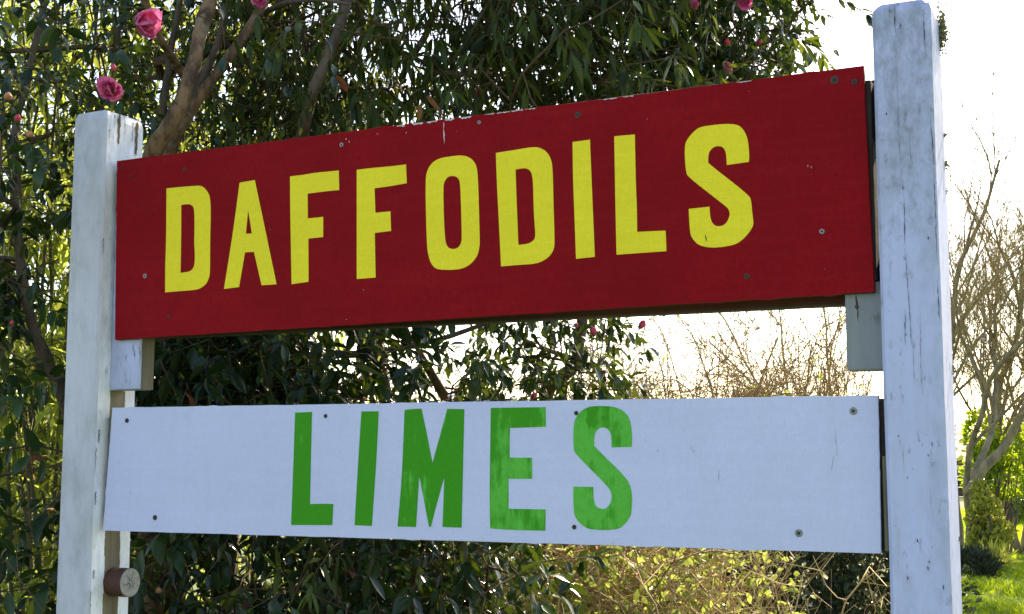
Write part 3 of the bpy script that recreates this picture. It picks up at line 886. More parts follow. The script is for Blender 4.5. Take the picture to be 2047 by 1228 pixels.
def leafy_twig(lv, wood, p, d, length, n, size, spread=0.8, droop=0.3, tint=(0.0, 1.0), rad=0.0018, term=3, width=1.0):
    """a drooping shoot with alternate leaves and a few at its tip"""
    p = np.array(p, float); d = unit(d)
    pts = [p.copy()]
    k = 5
    q = p.copy(); dd = d.copy()
    for i in range(k):
        dd = unit(dd + np.array([0, 0, -droop * 0.22]) + rng.normal(0, 0.08, 3))
        q = q + dd * length / k
        pts.append(q.copy())
    wood.append((pts, [rad * (1 - 0.75 * i / k) for i in range(k + 1)]))
    ph = rng.uniform(0, 6.28)
    tb = rng.uniform(*tint)
    sz = rng.uniform(0.72, 1.25)
    for i in range(n):
        if i >= n - term: t = 1.0 - 0.04 * rng.random()
        else: t = 0.15 + 0.85 * (i + rng.uniform(-0.3, 0.3)) / max(1, n - term)
        t = min(max(t, 0), 1)
        j = min(int(t * k), k - 1); fr = t * k - j
        b = pts[j] * (1 - fr) + pts[j + 1] * fr
        ax = unit(pts[j + 1] - pts[j])
        o = unit(cross3(ax, (0.3, 0.2, 1.0))); o2 = cross3(ax, o)
        a = ph + i * 2.4
        rad_d = o * math.cos(a) + o2 * math.sin(a)
        ld = unit(ax * (1 - spread * (0.75 if i < n - term else 0.5)) + rad_d * spread + np.array([0, 0, -droop]) + rng.normal(0, 0.18, 3))
        nr = np.array([0, 0, 1.0]) + rad_d * 0.25 + rng.normal(0, 0.35, 3)
        tt = min(0.96, max(0.0, tb + rng.normal(0, 0.16)))
        if rng.random() < 0.0025: tt = 0.99
        lv.put(b + ld * 0.006, ld, nr, size * sz * rng.uniform(0.6, 1.2), tt, width * rng.uniform(0.8, 1.2))


SIGN_C, SIGN_S = math.cos(SIGN_RZ), math.sin(SIGN_RZ)


def near_sign(p, clear=0.16):
    """true where a shoot would run into the sign or stand before its boards"""
    dx, dy = p[0] - SIGN_LOC[0], p[1] - SIGN_LOC[1]
    lx = dx * SIGN_C + dy * SIGN_S
    ly = -dx * SIGN_S + dy * SIGN_C
    return -2.0 < lx < 0.35 and ly < PD + clear and p[2] < 2.75


def grow_branches(limbs, anchors, step=0.09):
    """join every shoot to the nearest wood already there; returns polylines and radii that thicken with what they carry"""
    nodes = []; parent = []
    for L in limbs:
        prev = -1
        for a, b in zip(L[:-1], L[1:]):
            a = np.array(a); b = np.array(b)
            m = max(2, int(np.linalg.norm(b - a) / 0.12))
            for i in range(m):
                nodes.append(a + (b - a) * i / m); parent.append(-2)
    nl = len(nodes)
    arr = np.zeros((nl + len(anchors) * 14 + 10, 3)); arr[:nl] = np.array(nodes)
    cnt = nl
    par = [-2] * nl
    A = np.array(anchors)
    d0 = np.array([np.min(np.sum((arr[:nl] - a) ** 2, axis=1)) for a in A])
    order = np.argsort(d0)
    ends = np.zeros(len(A), int)
    for ai in order:
        a = A[ai]
        w = arr[:cnt] - a
        dd = np.sum(w * w, axis=1) + np.where(w[:, 2] > 0.05, 0.12 * np.abs(w[:, 2]), 0)
        j = int(np.argmin(dd))
        src = arr[j].copy()
        dist = np.linalg.norm(a - src)
        m = int(min(13, max(1, dist / step)))
        prev = j
        bow = rng.normal(0, 0.05, 3) * dist + np.array([0, 0, 0.06 * dist])
        for i in range(1, m + 1):
            t = i / m
            q = src + (a - src) * t + bow * math.sin(math.pi * t) + (rng.normal(0, 0.008, 3) if i < m else 0)
            arr[cnt] = q; par.append(prev); prev = cnt; cnt += 1
            if cnt >= len(arr) - 2: break
        ends[ai] = prev
    load = np.zeros(cnt)
    for e in ends: load[e] += 1
    for i in range(cnt - 1, nl - 1, -1):
        if par[i] >= nl: load[par[i]] += load[i]
    segs = []
    kids = {}
    for i in range(nl, cnt): kids.setdefault(par[i], []).append(i)
    done = set()
    for i in range(nl, cnt):
        if i in done: continue
        chain = [i]; done.add(i)
        while True:
            ks = [k for k in kids.get(chain[-1], []) if k not in done]
            if not ks: break
            k = max(ks, key=lambda z: load[z])
            chain.append(k); done.add(k)
        full = [par[i]] + chain
        rr = [0.0019 * max(1, load[c]) ** 0.42 for c in chain]
        segs.append(([arr[c] for c in full], [rr[0]] + rr))
    return segs


ALL = []      # (tree empty, Leaves, material)


def wood_mesh(name, segs, mat, parent, sides=4, scale=1.0, kind=None):
    mb = MB()
    for pts, rr in segs:
        mb.tube(pts, [r * scale for r in rr], sides, cap=False)
    o = mb.build(name, mat, parent, smooth=True)
    if kind: o['kind'] = kind
    return o


def curve(pts, sub=5):
    """smooth polyline through the points"""
    P = [Vector(p) for p in pts]
    out = []
    for i in range(len(P) - 1):
        p0 = P[max(i - 1, 0)]; p1 = P[i]; p2 = P[i + 1]; p3 = P[min(i + 2, len(P) - 1)]
        for j in range(sub):
            t = j / sub
            out.append(0.5 * ((2 * p1) + (p2 - p0) * t + (2 * p0 - 5 * p1 + 4 * p2 - p3) * t * t + (3 * p1 - p0 - 3 * p2 + p3) * t ** 3))
    out.append(P[-1])
    return out


def limb(name, pts, radii, mat, parent, sides=12, wob=0.12):
    c = curve(pts, 9)
    n = len(c)
    rr = []
    for i in range(n):
        t = i / (n - 1) * (len(radii) - 1)
        j = min(int(t), len(radii) - 2)
        rr.append((radii[j] + (radii[j + 1] - radii[j]) * (t - j)) * (1 + wob * noise.noise(c[i] * 14)))
    c = [p + Vector((noise.noise(p * 6), noise.noise(p * 6 + Vector((9, 0, 0))), 0)) * 0.008 for p in c]
    mb = MB(); mb.tube(c, rr, sides)
    for i in range(n):
        for k in range(sides):
            v = Vector(mb.v[i * sides + k])
            d_ = v - c[i]
            f = 1 + 0.22 * noise.noise(Vector((k * 1.7, i * 0.22, rr[0] * 900))) + 0.18 * noise.noise(v * 42)
            mb.v[i * sides + k] = tuple(c[i] + d_ * f)
    mb.build(name, mat, parent, smooth=True)
    return [np.array(p) for p in c[::3]] + [np.array(c[-1])]


def anchors_in(boxes, keep=None):
    """clumped shoot positions: boxes are (px0, px1, py0, py1, d0, d1, clumps, shoots per clump, spread)"""
    out = []
    for (x0, x1, y0, y1, d0, d1, nc, k, sg) in boxes:
        for i in range(nc):
            c = at(rng.uniform(x0, x1), rng.uniform(y0, y1), rng.uniform(d0, d1))
            for j in range(k):
                p = c + rng.normal(0, sg, 3)
                if near_sign(p) or p[2] < 0.15: continue
                if keep is not None and not keep(p): continue
                out.append(p)
    return out


def to_px(p):
    y = p[1]; z = p[2] - CAM_Z
    c, s = math.cos(PITCH), math.sin(PITCH)
    yc = c * y + s * z; zc = -s * y + c * z
    return 1023.5 + F_PX * p[0] / yc, 614 - F_PX * zc / yc


# ------------------------------------------------------------------ flowers and buds
def petal_template():
    V = []; F = []
    nu, nv = 6, 5
    for j in range(nv + 1):
        t = j / nv
        h = 0.5 * math.sin(math.pi * min(1, 0.12 + 0.80 * t) ** 0.9) + 0.06
        for i in range(nu + 1):
            u = i / nu * 2 - 1
            z = 0.34 * t * t + 0.34 * u * u * h + 0.085 * math.sin(7 * u + 5 * t) * t * t
            tt = t * (1 - 0.12 * (abs(u) < 0.1) * (t > 0.9) + 0.06 * math.sin(9 * u + 1) * (t > 0.7))
            V.append((u * h * 0.9, tt, z))
    for j in range(nv):
        for i in range(nu):
            a = j * (nu + 1) + i
            F.append((a, a + 1, a + nu + 2, a + nu + 1))
    me = bpy.data.meshes.new('petal')
    me.from_pydata(V, [], F)
    me.polygons.foreach_set('use_smooth', [True] * len(F))
    me.materials.append(M['petal'])
    return me


PETAL = petal_template()


def flower(tree, px, py, depth, size, facing, rows=((0.22, 4, 0.75), (0.55, 5, 0.95), (0.90, 6, 1.05)), open_=1.0):
    """rose-form bloom: rows of (tilt from the axis, petals, length); the heart of it is the part, petals its pieces"""
    p = Vector(at(px, py, depth))
    ax = Vector(facing).normalized()
    mb = MB()
    Rm = ax.to_track_quat('Z', 'Y').to_matrix().to_4x4()
    for i in range(14):
        a = i * 2.4; r_ = 0.10 * math.sqrt(i / 14)
        b = Vector((math.cos(a) * r_, math.sin(a) * r_, 0.0)); t = Vector((math.cos(a) * r_ * 1.2, math.sin(a) * r_ * 1.2, 0.22))
        mb.tube([b * size, t * size], [0.02 * size, 0.026 * size], 4)
    mb.tube([Vector((0, 0, -0.22)) * size, Vector((0, 0, -0.06)) * size, Vector((0, 0, 0.05)) * size], [0.06 * size, 0.17 * size, 0.13 * size], 8)
    o = mb.build('flower', M['stamen'], tree)
    o.data.materials.append(M['calyx'])
    for pl_ in o.data.polygons:
        if pl_.center.z < 0.06 * size: pl_.material_index = 1
    o.matrix_basis = Matrix.Translation(p) @ Rm
    for tilt, n, ln in rows:
        for i in range(n):
            q = bpy.data.objects.new('petal', PETAL)
            COL.objects.link(q)
            q.parent = o
            q['tint'] = float(rng.uniform(0.0, 0.9))
            a = 2 * math.pi * i / n + rng.uniform(-0.25, 0.25) + tilt
            tl = tilt * open_ + rng.uniform(-0.3, 0.3)
            m = Matrix.Rotation(a, 4, 'Z') @ Matrix.Rotation(math.pi / 2 - tl, 4, 'X')
            s_ = size * ln * rng.uniform(0.72, 1.18) * 0.62
            q.matrix_basis = m @ Matrix.Diagonal((s_ * rng.uniform(0.85, 1.1), s_, s_, 1))
    return o


def bud(tree, px, py, depth, size, facing, mat='bud'):
    p = Vector(at(px, py, depth))
    ax = Vector(facing).normalized()
    mb = MB()
    prof = [(0, 0.10), (0.12, 0.30), (0.35, 0.46), (0.65, 0.42), (0.9, 0.20), (1.0, 0.04)]
    n = 10
    for j, (t, r_) in enumerate(prof):
        for i in range(n):
            a = 2 * math.pi * i / n + t * 0.6
            w = r_ * (1 + 0.12 * math.cos(3 * a + 1))
            mb.v.append((math.cos(a) * w * size, math.sin(a) * w * size, t * size * 1.15))
    for j in range(len(prof) - 1):
        for i in range(n):
            k = (i + 1) % n
            mb.f.append((j * n + i, j * n + k, (j + 1) * n + k, (j + 1) * n + i))
    o = mb.build('flower_bud', M[mat], tree, smooth=True)
    o['tint'] = float(rng.uniform(0, 1))
    o.matrix_basis = Matrix.Translation(p) @ ax.to_track_quat('Z', 'Y').to_matrix().to_4x4()
    c = MB()
    c.tube([(0, 0, -0.25 * size), (0, 0, 0.02 * size), (0, 0, 0.16 * size)], [0.10 * size, 0.34 * size, 0.36 * size], 8)
    q = c.build('calyx', M['calyx'], o)


# ------------------------------------------------------------------ the camellia by the far post
def ground_at(px, depth):
    q = at(px, 900, depth)
    return np.array([q[0], depth, -0.05])


cam_a = empty('camellia_tree', tuple(ground_at(330, 4.15)))
tag(cam_a, 'many stemmed pink camellia tree behind the far post, its brown stems rising beside it', 'tree')
PA = Vector(cam_a.location)


def rel(e):
    """parent without moving: children keep world coordinates"""
    return Matrix.Translation(-Vector(e.location))


limbsA = []
g = lambda x, y, d: at(x, y, d)
specA = [
    ([ground_at(330, 4.15), g(300, 1000, 4.05), g(268, 620, 3.95), g(292, 350, 3.7), g(345, 240, 3.6), g(378, 165, 3.6), g(402, 70, 3.65), g(430, -60, 3.75), g(480, -380, 4.2)], [0.05, 0.04, 0.030, 0.027, 0.0235, 0.0225, 0.021, 0.019, 0.012], 'bark'),
    ([ground_at(360, 4.25), g(350, 900, 4.25), g(320, 560, 4.1), g(338, 320, 3.9), g(395, 205, 3.8), g(450, 128, 3.8), g(505, 40, 3.85), g(560, -80, 4.0), g(640, -360, 4.4)], [0.045, 0.036, 0.026, 0.019, 0.0165, 0.0155, 0.015, 0.013, 0.008], 'bark'),
    ([ground_at(420, 4.4), g(470, 950, 4.4), g(560, 560, 4.3), g(600, 290, 3.9), g(622, 200, 3.8), g(655, 115, 3.8), g(688, 20, 3.9), g(730, -120, 4.3), g(800, -350, 4.5)], [0.05, 0.04, 0.028, 0.020, 0.018, 0.017, 0.016, 0.013, 0.009], 'bark_dark'),
    ([g(320, 330, 3.95), g(362, 240, 3.95), g(412, 150, 3.95), g(440, 80, 4.0), g(455, 0, 4.05), g(470, -150, 4.2)], [0.014, 0.0135, 0.013, 0.012, 0.011, 0.008], 'bark_dark'),
    ([g(300, 420, 4.2), g(318, 280, 4.2), g(330, 160, 4.25), g(352, 40, 4.3), g(365, -60, 4.3), g(390, -250, 4.4)], [0.013, 0.0125, 0.012, 0.011, 0.010, 0.007], 'bark_dark'),
    ([ground_at(250, 4.2), g(180, 1000, 3.9), g(60, 640, 3.7), g(30, 300, 3.7), g(65, 120, 3.8), g(95, -60, 3.9), g(60, -350, 4.0)], [0.035, 0.024, 0.015, 0.011, 0.010, 0.009, 0.006], 'bark_dark'),
    ([g(320, 560, 4.1), g(420, 560, 4.2), g(620, 700, 4.3), g(830, 690, 4.4), g(990, 640, 4.5)], [0.020, 0.018, 0.014, 0.010, 0.006], 'bark_dark'),
    ([ground_at(400, 4.3), g(520, 1350, 4.1), g(680, 1180, 4.0), g(860, 1120, 4.1), g(980, 1100, 4.2)], [0.026, 0.022, 0.016, 0.011, 0.006], 'bark_dark'),
    ([g(378, 165, 3.8), g(330, 90, 3.6), g(290, 0, 3.45), g(260, -120, 3.4)], [0.014, 0.010, 0.008, 0.005], 'bark'),
    ([g(505, 40, 4.1), g(560, 10, 3.8), g(640, 0, 3.6), g(700, 10, 3.5)], [0.010, 0.008, 0.006, 0.004], 'bark_dark'),
]
for pts, rr, mt in specA:
    nm = 'stem' if len(pts) > 5 else 'limb'
    limbsA.append(limb(nm, pts, rr, M[mt], None))
    bpy.context.view_layer.update()
    o = COL.objects[-1]
    o.parent = cam_a; o.matrix_parent_inverse = rel(cam_a)

lvA = Leaves(CAM_T)
woodA = []
ancA = anchors_in([
    (-260, 120, 120, 330, 2.75, 3.5, 24, 3, 0.10),
    (-260, 150, -250, 120, 3.2, 4.4, 20, 3, 0.13),
    (-260, 90, 330, 850, 3.2, 4.3, 24, 3, 0.11),
    (-260, 100, 850, 1350, 2.8, 3.8, 36, 3, 0.11),
    (260, 600, 600, 820, 3.7, 4.7, 80, 4, 0.09),
    (600, 880, 700, 820, 3.9, 4.8, 9, 3, 0.08),
    (600, 720, 620, 820, 3.9, 4.8, 7, 3, 0.08),
    (230, 1000, 1060, 1400, 3.4, 4.5, 130, 4, 0.12),
    (150, 700, -350, 300, 4.35, 5.4, 165, 3, 0.15),
    (120, 300, -250, 60, 3.5, 4.2, 8, 3, 0.12),
    (230, 1000, 820, 1060, 3.7, 4.6, 60, 3, 0.14),
    (250, 850, 300, 540, 3.9, 4.8, 60, 3, 0.12),
    (-700, -250, -300, 1300, 3.4, 5.0, 40, 3, 0.20),
])
for p in ancA:
    x, y = to_px(p)
    base_dir = unit(np.array([rng.normal(0, .6), rng.normal(-0.4, .5), rng.normal(-0.15, .45)]))
    leafy_twig(lvA, woodA, p, base_dir, rng.uniform(0.12, 0.26), int(rng.integers(8, 14)), 0.048 if y < 320 and x > 140 else 0.066, spread=0.8, droop=0.35, tint=(0.0, 0.75))
# shoots that stand out in front: (px, py, depth, direction, leaves, size)
for (px, py, d, dr, n, sz) in [(20, 150, 2.65, (0.35, -0.1, -0.5), 9, 0.085), (75, 150, 2.75, (0.5, 0, -0.35), 9, 0.075), (125, 165, 2.85, (0.4, -.1, -0.05), 7, 0.055), (-10, 240, 2.6, (0.3, 0, -0.6), 8, 0.09),
                               (0, 330, 2.8, (0.4, 0, -0.5), 9, 0.08), (640, 30, 3.15, (0.1, -0.1, -0.8), 9, 0.062), (610, 20, 3.2, (-0.4, 0, -0.5), 8, 0.06),
                               (430, 0, 3.3, (0.2, -0.1, -0.5), 6, 0.06), (395, 30, 3.4, (0.4, 0, -0.1), 4, 0.06), (52, 930, 2.95, (0.1, -0.1, -0.8), 9, 0.085), (30, 1060, 2.9, (0.1, 0, -0.8), 9, 0.085), (10, 1120, 2.8, (0.4, 0, -0.4), 9, 0.09),
                               (330, 1090, 3.45, (0.3, 0, -0.8), 9, 0.07), (370, 1120, 3.45, (0.2, 0, -0.8), 9, 0.065), (285, 1150, 3.3, (-0.2, -.1, -0.7), 7, 0.07), (440, 1100, 3.5, (0.3, 0, -0.5), 9, 0.07), (1040, 1085, 3.6, (0.2, 0, -0.9), 7, 0.055), (1080, 1100, 3.7, (0.1, 0, -0.9), 6, 0.05), (320, 720, 3.5, (0.3, 0, -0.7), 9, 0.07), (520, 700, 3.6, (0.2, 0, -0.8), 9, 0.07), (420, 730, 3.55, (0.3, 0, -0.6), 9, 0.065)]:
    leafy_twig(lvA, woodA, at(px, py, d), dr, 0.16, n, sz, spread=0.7, droop=0.4, tint=(0.0, 0.45), rad=0.0022, term=4)
segsA = grow_branches(limbsA, ancA)
o = wood_mesh('branches', segsA + woodA, M['twig'], None, 3, kind='stuff'); o.parent = cam_a; o.matrix_parent_inverse = rel(cam_a)
ALL.append((cam_a, lvA, M['camellia'], 'crown'))


def blooms(tree, items):
    for it in items:
        n0 = len(COL.objects)
        kind = it[0]
        if kind == 'f': flower(tree, *it[1:])
        else: bud(tree, *it[1:], mat={'b': 'bud', 'p': 'peach'}[kind])


def adopt(tree):
    """flowers were laid in world coordinates: keep them there under the tree"""
    for c in tree.children:
        if c.name.split('.')[0] in ('flower', 'flower_bud'):
            c.matrix_parent_inverse = rel(tree)


blooms(cam_a, [('f', 278, 42, 3.10, 0.086, (0.70, -0.45, -0.35)), ('f', 224, 182, 2.78, 0.068, (0.1, -1, -0.15)), ('b', 227, 143, 2.8, 0.014, (0, -.2, 1)), ('f', 516, -4, 3.4, 0.045, (0.2, -.8, -.4)),
               ('f', 690, 1197, 3.5, 0.062, (-0.4, -.7, .4)), ('f', 494, 1208, 3.6, 0.034, (0.2, -.8, .1)), ('b', 33, 243, 2.6, 0.014, (.3, -.4, .6)), ('p', 55, 270, 2.75, 0.016, (.5, -.4, 0)), ('p', 14, 195, 2.6, 0.018, (.4, -.6, 0)),
               ('p', 360, 1130, 3.5, 0.016, (.2, -.6, .5)), ('p', 320, 1184, 3.4, 0.016, (-.2, -.6, .4)), ('b', 355, 1170, 3.5, 0.010, (.3, -.4, .6)), ('b', 23, 650, 3.3, 0.011, (.1, -.3, .9)), ('b', 538, 700, 3.8, 0.013, (.3, -.4, .2)),
               ('p', 485, 1125, 3.6, 0.014, (.3, -.4, .6)), ('b', 770, 1110, 3.8, 0.016, (.3, -.4, .1))])
adopt(cam_a)

# ------------------------------------------------------------------ the camellia with red buds, further along behind the boards
cam_b = empty('camellia_tree', tuple(ground_at(1130, 6.0)))
tag(cam_b, 'glossy camellia with red buds whose sprays hang in the gap below the word DAFFODILS', 'tree')
specB = [
    ([ground_at(1130, 6.0), g(1120, 1150, 5.9), g(1090, 820, 5.2), g(1150, 720, 4.85), g(1185, 500, 4.9), g(1260, 230, 4.9), g(1350, 60, 4.9), g(1460, -150, 5.0)], [0.055, 0.045, 0.024, 0.020, 0.022, 0.018, 0.013, 0.008], 'bark_dark'),
    ([g(1185, 500, 4.9), g(1330, 330, 4.8), g(1450, 180, 4.7), g(1560, 60, 4.6), g(1650, -20, 4.5)], [0.016, 0.013, 0.010, 0.007, 0.004], 'bark_dark'),
    ([g(1120, 1150, 5.9), g(960, 900, 5.0), g(838, 705, 4.7), g(858, 640, 4.7), g(900, 480, 4.7), g(950, 250, 4.7), g(1010, 20, 4.8), g(1060, -200, 4.9)], [0.03, 0.024, 0.012, 0.014, 0.014, 0.012, 0.010, 0.006], 'bark'),
    ([g(1150, 720, 4.85), g(1050, 680, 4.6), g(1000, 640, 4.5)], [0.010, 0.008, 0.005], 'bark_dark'),
]
limbsB = []
for pts, rr, mt in specB:
    limbsB.append(limb('stem' if len(pts) > 5 else 'limb', pts, rr, M[mt], None))
    o = COL.objects[-1]; o.parent = cam_b; o.matrix_parent_inverse = rel(cam_b)


def keepB(p):
    x, y = to_px(p)
    if y < 330: return x < 1660 - max(0, y) * 0.55 - 40 * rng.random()
    if y < 900: return x < 1235 + 40 * rng.random()
    return x < 1120
lvB = Leaves(CAM_T)
woodB = []
ancB = anchors_in([
    (1150, 1620, -330, 180, 4.2, 5.3, 185, 4, 0.13),
    (1050, 1450, 80, 330, 4.2, 5.2, 60, 4, 0.12),
    (965, 1220, 610, 830, 4.3, 5.1, 27, 4, 0.085),
    (820, 1000, 700, 830, 4.4, 5.2, 9, 3, 0.08),
    (900, 1040, 1040, 1300, 4.2, 5.0, 14, 3, 0.10),
    (900, 1200, 300, 540, 4.4, 5.2, 30, 3, 0.12),
], keepB)
for p in ancB:
    base_dir = unit(np.array([rng.normal(0.15, .6), rng.normal(-0.4, .5), rng.normal(-0.2, .45)]))
    leafy_twig(lvB, woodB, p, base_dir, rng.uniform(0.12, 0.24), int(rng.integers(9, 14)), 0.052, spread=0.8, droop=0.4, tint=(0.05, 0.8))
for (px, py, d, dr, n, sz) in [(1640, -15, 4.2, (0.9, -0.1, -0.06), 7, 0.055), (1690, 5, 4.2, (0.8, 0, -0.2), 6, 0.055), (1570, 60, 4.3, (0.8, -.1, 0.05), 6, 0.045), (1560, 120, 4.3, (0.8, 0, 0.02), 7, 0.045), (1540, 20, 4.3, (0.6, 0, -0.5), 8, 0.055),
                               (1520, 130, 4.3, (0.5, 0, -0.1), 8, 0.05), (1210, 640, 4.3, (0.6, 0, -0.2), 8, 0.055), (1170, 690, 4.2, (0.4, 0, -0.7), 9, 0.06), (1200, 715, 4.3, (0.5, 0, -0.6), 7, 0.06), (1100, 640, 4.2, (0.3, 0, -0.8), 9, 0.06), (1010, 640, 4.2, (-0.1, 0, -0.9), 8, 0.06)]:
    leafy_twig(lvB, woodB, at(px, py, d), dr, 0.17, n, sz, spread=0.65, droop=0.4, tint=(0.1, 0.7), rad=0.0026, term=3)
    ancB.append(at(px, py, d))
segsB = grow_branches(limbsB, ancB)
o = wood_mesh('branches', segsB + woodB, M['twig'], None, 3, kind='stuff'); o.parent = cam_b; o.matrix_parent_inverse = rel(cam_b)
ALL.append((cam_b, lvB, M['camellia'], 'crown'))
blooms(cam_b, [('f', 1487, 4, 4.05, 0.060, (0.1, -1, -0.2)), ('b', 1452, 92, 4.2, 0.022, (0.1, -.3, 1)), ('f', 1452, 128, 4.1, 0.050, (0.3, -.5, -1), ((0.3, 4, 0.9), (0.5, 3, 1.1))), ('b', 1515, 90, 4.2, 0.018, (0.3, -.3, .5)), ('b', 1506, 52, 4.25, 0.018, (0.1, -.3, .8)),
               ('b', 1187, 670, 4.1, 0.024, (-.1, -.3, 1)), ('b', 1279, 655, 4.2, 0.024, (.5, -.3, .6)), ('b', 1152, 655, 4.3, 0.014, (0, -.3, 1)), ('f', 1184, 1098, 4.4, 0.034, (0.2, -.8, .2)), ('b', 1064, 795, 4.1, 0.018, (.4, -.3, .4)), ('b', 1322, 165, 4.1, 0.018, (.2, -.6, .2)),
               ('b', 1385, 20, 4.2, 0.020, (.2, -.6, .2)), ('b', 950, 190, 3.9, 0.020, (.2, -.6, .2)), ('b', 1326, 632, 4.6, 0.012, (.2, -.6, .2)), ('b', 1208, 742, 4.3, 0.011, (.2, -.6, -.8)), ('b', 1270, 1150, 5.0, 0.015, (.2, -.6, .2)), ('f', 1385, 15, 4.1, 0.036, (0.2, -.8, .2))])
adopt(cam_b)

# ------------------------------------------------------------------ the narrow-leaved tree hanging over the middle of the red board
nar = empty('narrow_leaved_tree', tuple(ground_at(800, 5.2)))
tag(nar, 'tree with drooping narrow olive leaves above the middle of the red board', 'tree')
specN = [
    ([ground_at(800, 5.2), g(810, 1200, 5.2), g(760, 700, 5.0), g(720, 330, 4.7), g(800, 160, 4.5), g(870, 20, 4.5), g(940, -250, 4.6)], [0.05, 0.04, 0.022, 0.016, 0.013, 0.011, 0.007], 'bark_dark'),
    ([g(720, 330, 4.7), g(830, 190, 4.1), g(920, 100, 3.9), g(1000, -40, 3.9), g(1080, -200, 4.0)], [0.011, 0.0075, 0.006, 0.005, 0.003], 'culm'),
    ([g(760, 360, 4.7), g(900, 180, 4.3), g(980, 60, 4.1), g(1120, 30, 4.0), g(1240, -10, 4.0)], [0.010, 0.0065, 0.005, 0.0045, 0.003], 'culm'),
    ([g(720, 330, 4.7), g(640, 180, 4.3), g(600, 40, 4.1), g(560, -150, 4.2)], [0.010, 0.007, 0.006, 0.004], 'bark_dark'),
]
limbsN = []
for pts, rr, mt in specN:
    limbsN.append(limb('stem' if len(pts) > 5 else 'limb', pts, rr, M[mt], None, sides=7))
    o = COL.objects[-1]; o.parent = nar; o.matrix_parent_inverse = rel(nar)
lvN = Leaves(NAR_T)
woodN = []
ancN = anchors_in([
    (480, 1330, -330, 330, 3.75, 5.2, 235, 5, 0.14),
    (900, 1330, -200, 230, 3.7, 4.3, 40, 4, 0.12),
    (560, 960, 1050, 1260, 3.5, 4.2, 26, 3, 0.12),
    (620, 720, 680, 830, 4.0, 4.6, 4, 3, 0.08),
    (300, 560, -200, 260, 4.5, 5.2, 24, 3, 0.15),
])
for p in ancN:
    base_dir = unit(np.array([rng.normal(0.15, .6), rng.normal(-0.35, .5), rng.normal(-0.2, .5)]))
    leafy_twig(lvN, woodN, p, base_dir, rng.uniform(0.10, 0.24), int(rng.integers(10, 16)), 0.072, spread=0.7, droop=0.5, tint=(0.0, 0.85), rad=0.0014, term=4, width=rng.uniform(0.9, 1.5))
for (px, py, d, dr, n, sz, tn) in [(1262, -10, 3.4, (0.1, -0.1, -0.8), 9, 0.085, (0.8, 0.95)), (1285, 0, 3.4, (0.7, 0, -0.3), 6, 0.08, (0.8, 0.95)), (1045, 145, 3.5, (0.1, 0, -0.9), 8, 0.075, (0.4, 0.7)), (1130, 60, 3.5, (0.2, 0, -0.9), 8, 0.08, (0.4, 0.7)), (1255, 130, 3.6, (0, 0, -0.9), 8, 0.05, (0.6, 0.8)), (700, 225, 3.6, (0.1, 0, -0.9), 6, 0.085, (0.3, 0.5)), (560, 40, 3.5, (0.1, 0, -0.9), 6, 0.08, (0.3, 0.5)), (700, 740, 3.7, (0.1, 0, 0.6), 7, 0.075, (0.7, 0.9))]:
    leafy_twig(lvN, woodN, at(px, py, d), dr, 0.09, n, sz, spread=0.6, droop=0.4, tint=tn, rad=0.0018, term=4, width=1.5)
    ancN.append(at(px, py, d))
# one curled dead leaf caught above the board
lvN.put(at(838, 208, 3.55), np.array([0.1, -0.1, -1.0]), np.array([0.9, -0.5, 0.0]), 0.05, 0.99, 4.0)
segsN = grow_branches(limbsN, ancN)
o = wood_mesh('branches', segsN + woodN, M['twig'], None, 3, kind='stuff'); o.parent = nar; o.matrix_parent_inverse = rel(nar)
ALL.append((nar, lvN, M['narrow'], 'crown'))

# ------------------------------------------------------------------ sunlit bamboo behind the camellia
bam = empty('bamboo_clump', tuple(ground_at(120, 6.0)))
tag(bam, 'sunlit yellow green bamboo clump glowing behind the camellia and the far post', 'bamboo')
lvD = Leaves(NAR_T)
woodD = []
culms = []
for i in range(86):
    px = rng.uniform(-330, 330) if i < 76 else rng.uniform(300, 560); d = rng.uniform(4.9, 7.4)
    b = ground_at(px + rng.normal(0, 40), d)
    h = rng.uniform(3.2, 5.2)
    lean = np.array([rng.normal(0, 0.35), rng.normal(-0.15, 0.25), 0])
    pts = [b + lean * t * t * h * 0.35 + np.array([0, 0, h * t]) for t in np.linspace(0, 1, 7)]
    mbc = MB(); mbc.tube(curve(pts, 2), list(np.linspace(0.011, 0.004, 13)), 6)
    o = mbc.build('culm', M['culm'], bam, smooth=True); o.matrix_parent_inverse = rel(bam)
    for j in range(17):
        t = rng.uniform(0.12, 1.0)
        k = min(int(t * 6), 5); fr = t * 6 - k
        q = pts[k] * (1 - fr) + pts[k + 1] * fr
        dr = unit(np.array([rng.normal(), rng.normal(), rng.uniform(-0.2, 0.9)]))
        ln = rng.uniform(0.25, 0.6)
        sub = [q, q + dr * ln * 0.5 + np.array([0, 0, 0.02]), q + dr * ln + np.array([0, 0, -0.05])]
        woodD.append((sub, [0.0032, 0.0024, 0.0016]))
        for s_ in range(3):
            leafy_twig(lvD, woodD, sub[1] * (1 - s_ / 2) + sub[2] * (s_ / 2), unit(dr + rng.normal(0, .5, 3)), rng.uniform(0.10, 0.22), 7, 0.105, spread=0.65, droop=0.45, tint=(0.1, 0.95), rad=0.0014, term=3, width=1.25)
o = wood_mesh('branches', woodD, M['culm'], None, 3, kind='stuff'); o.parent = bam; o.matrix_parent_inverse = rel(bam)
ALL.append((bam, lvD, M['bamboo'], 'crown'))

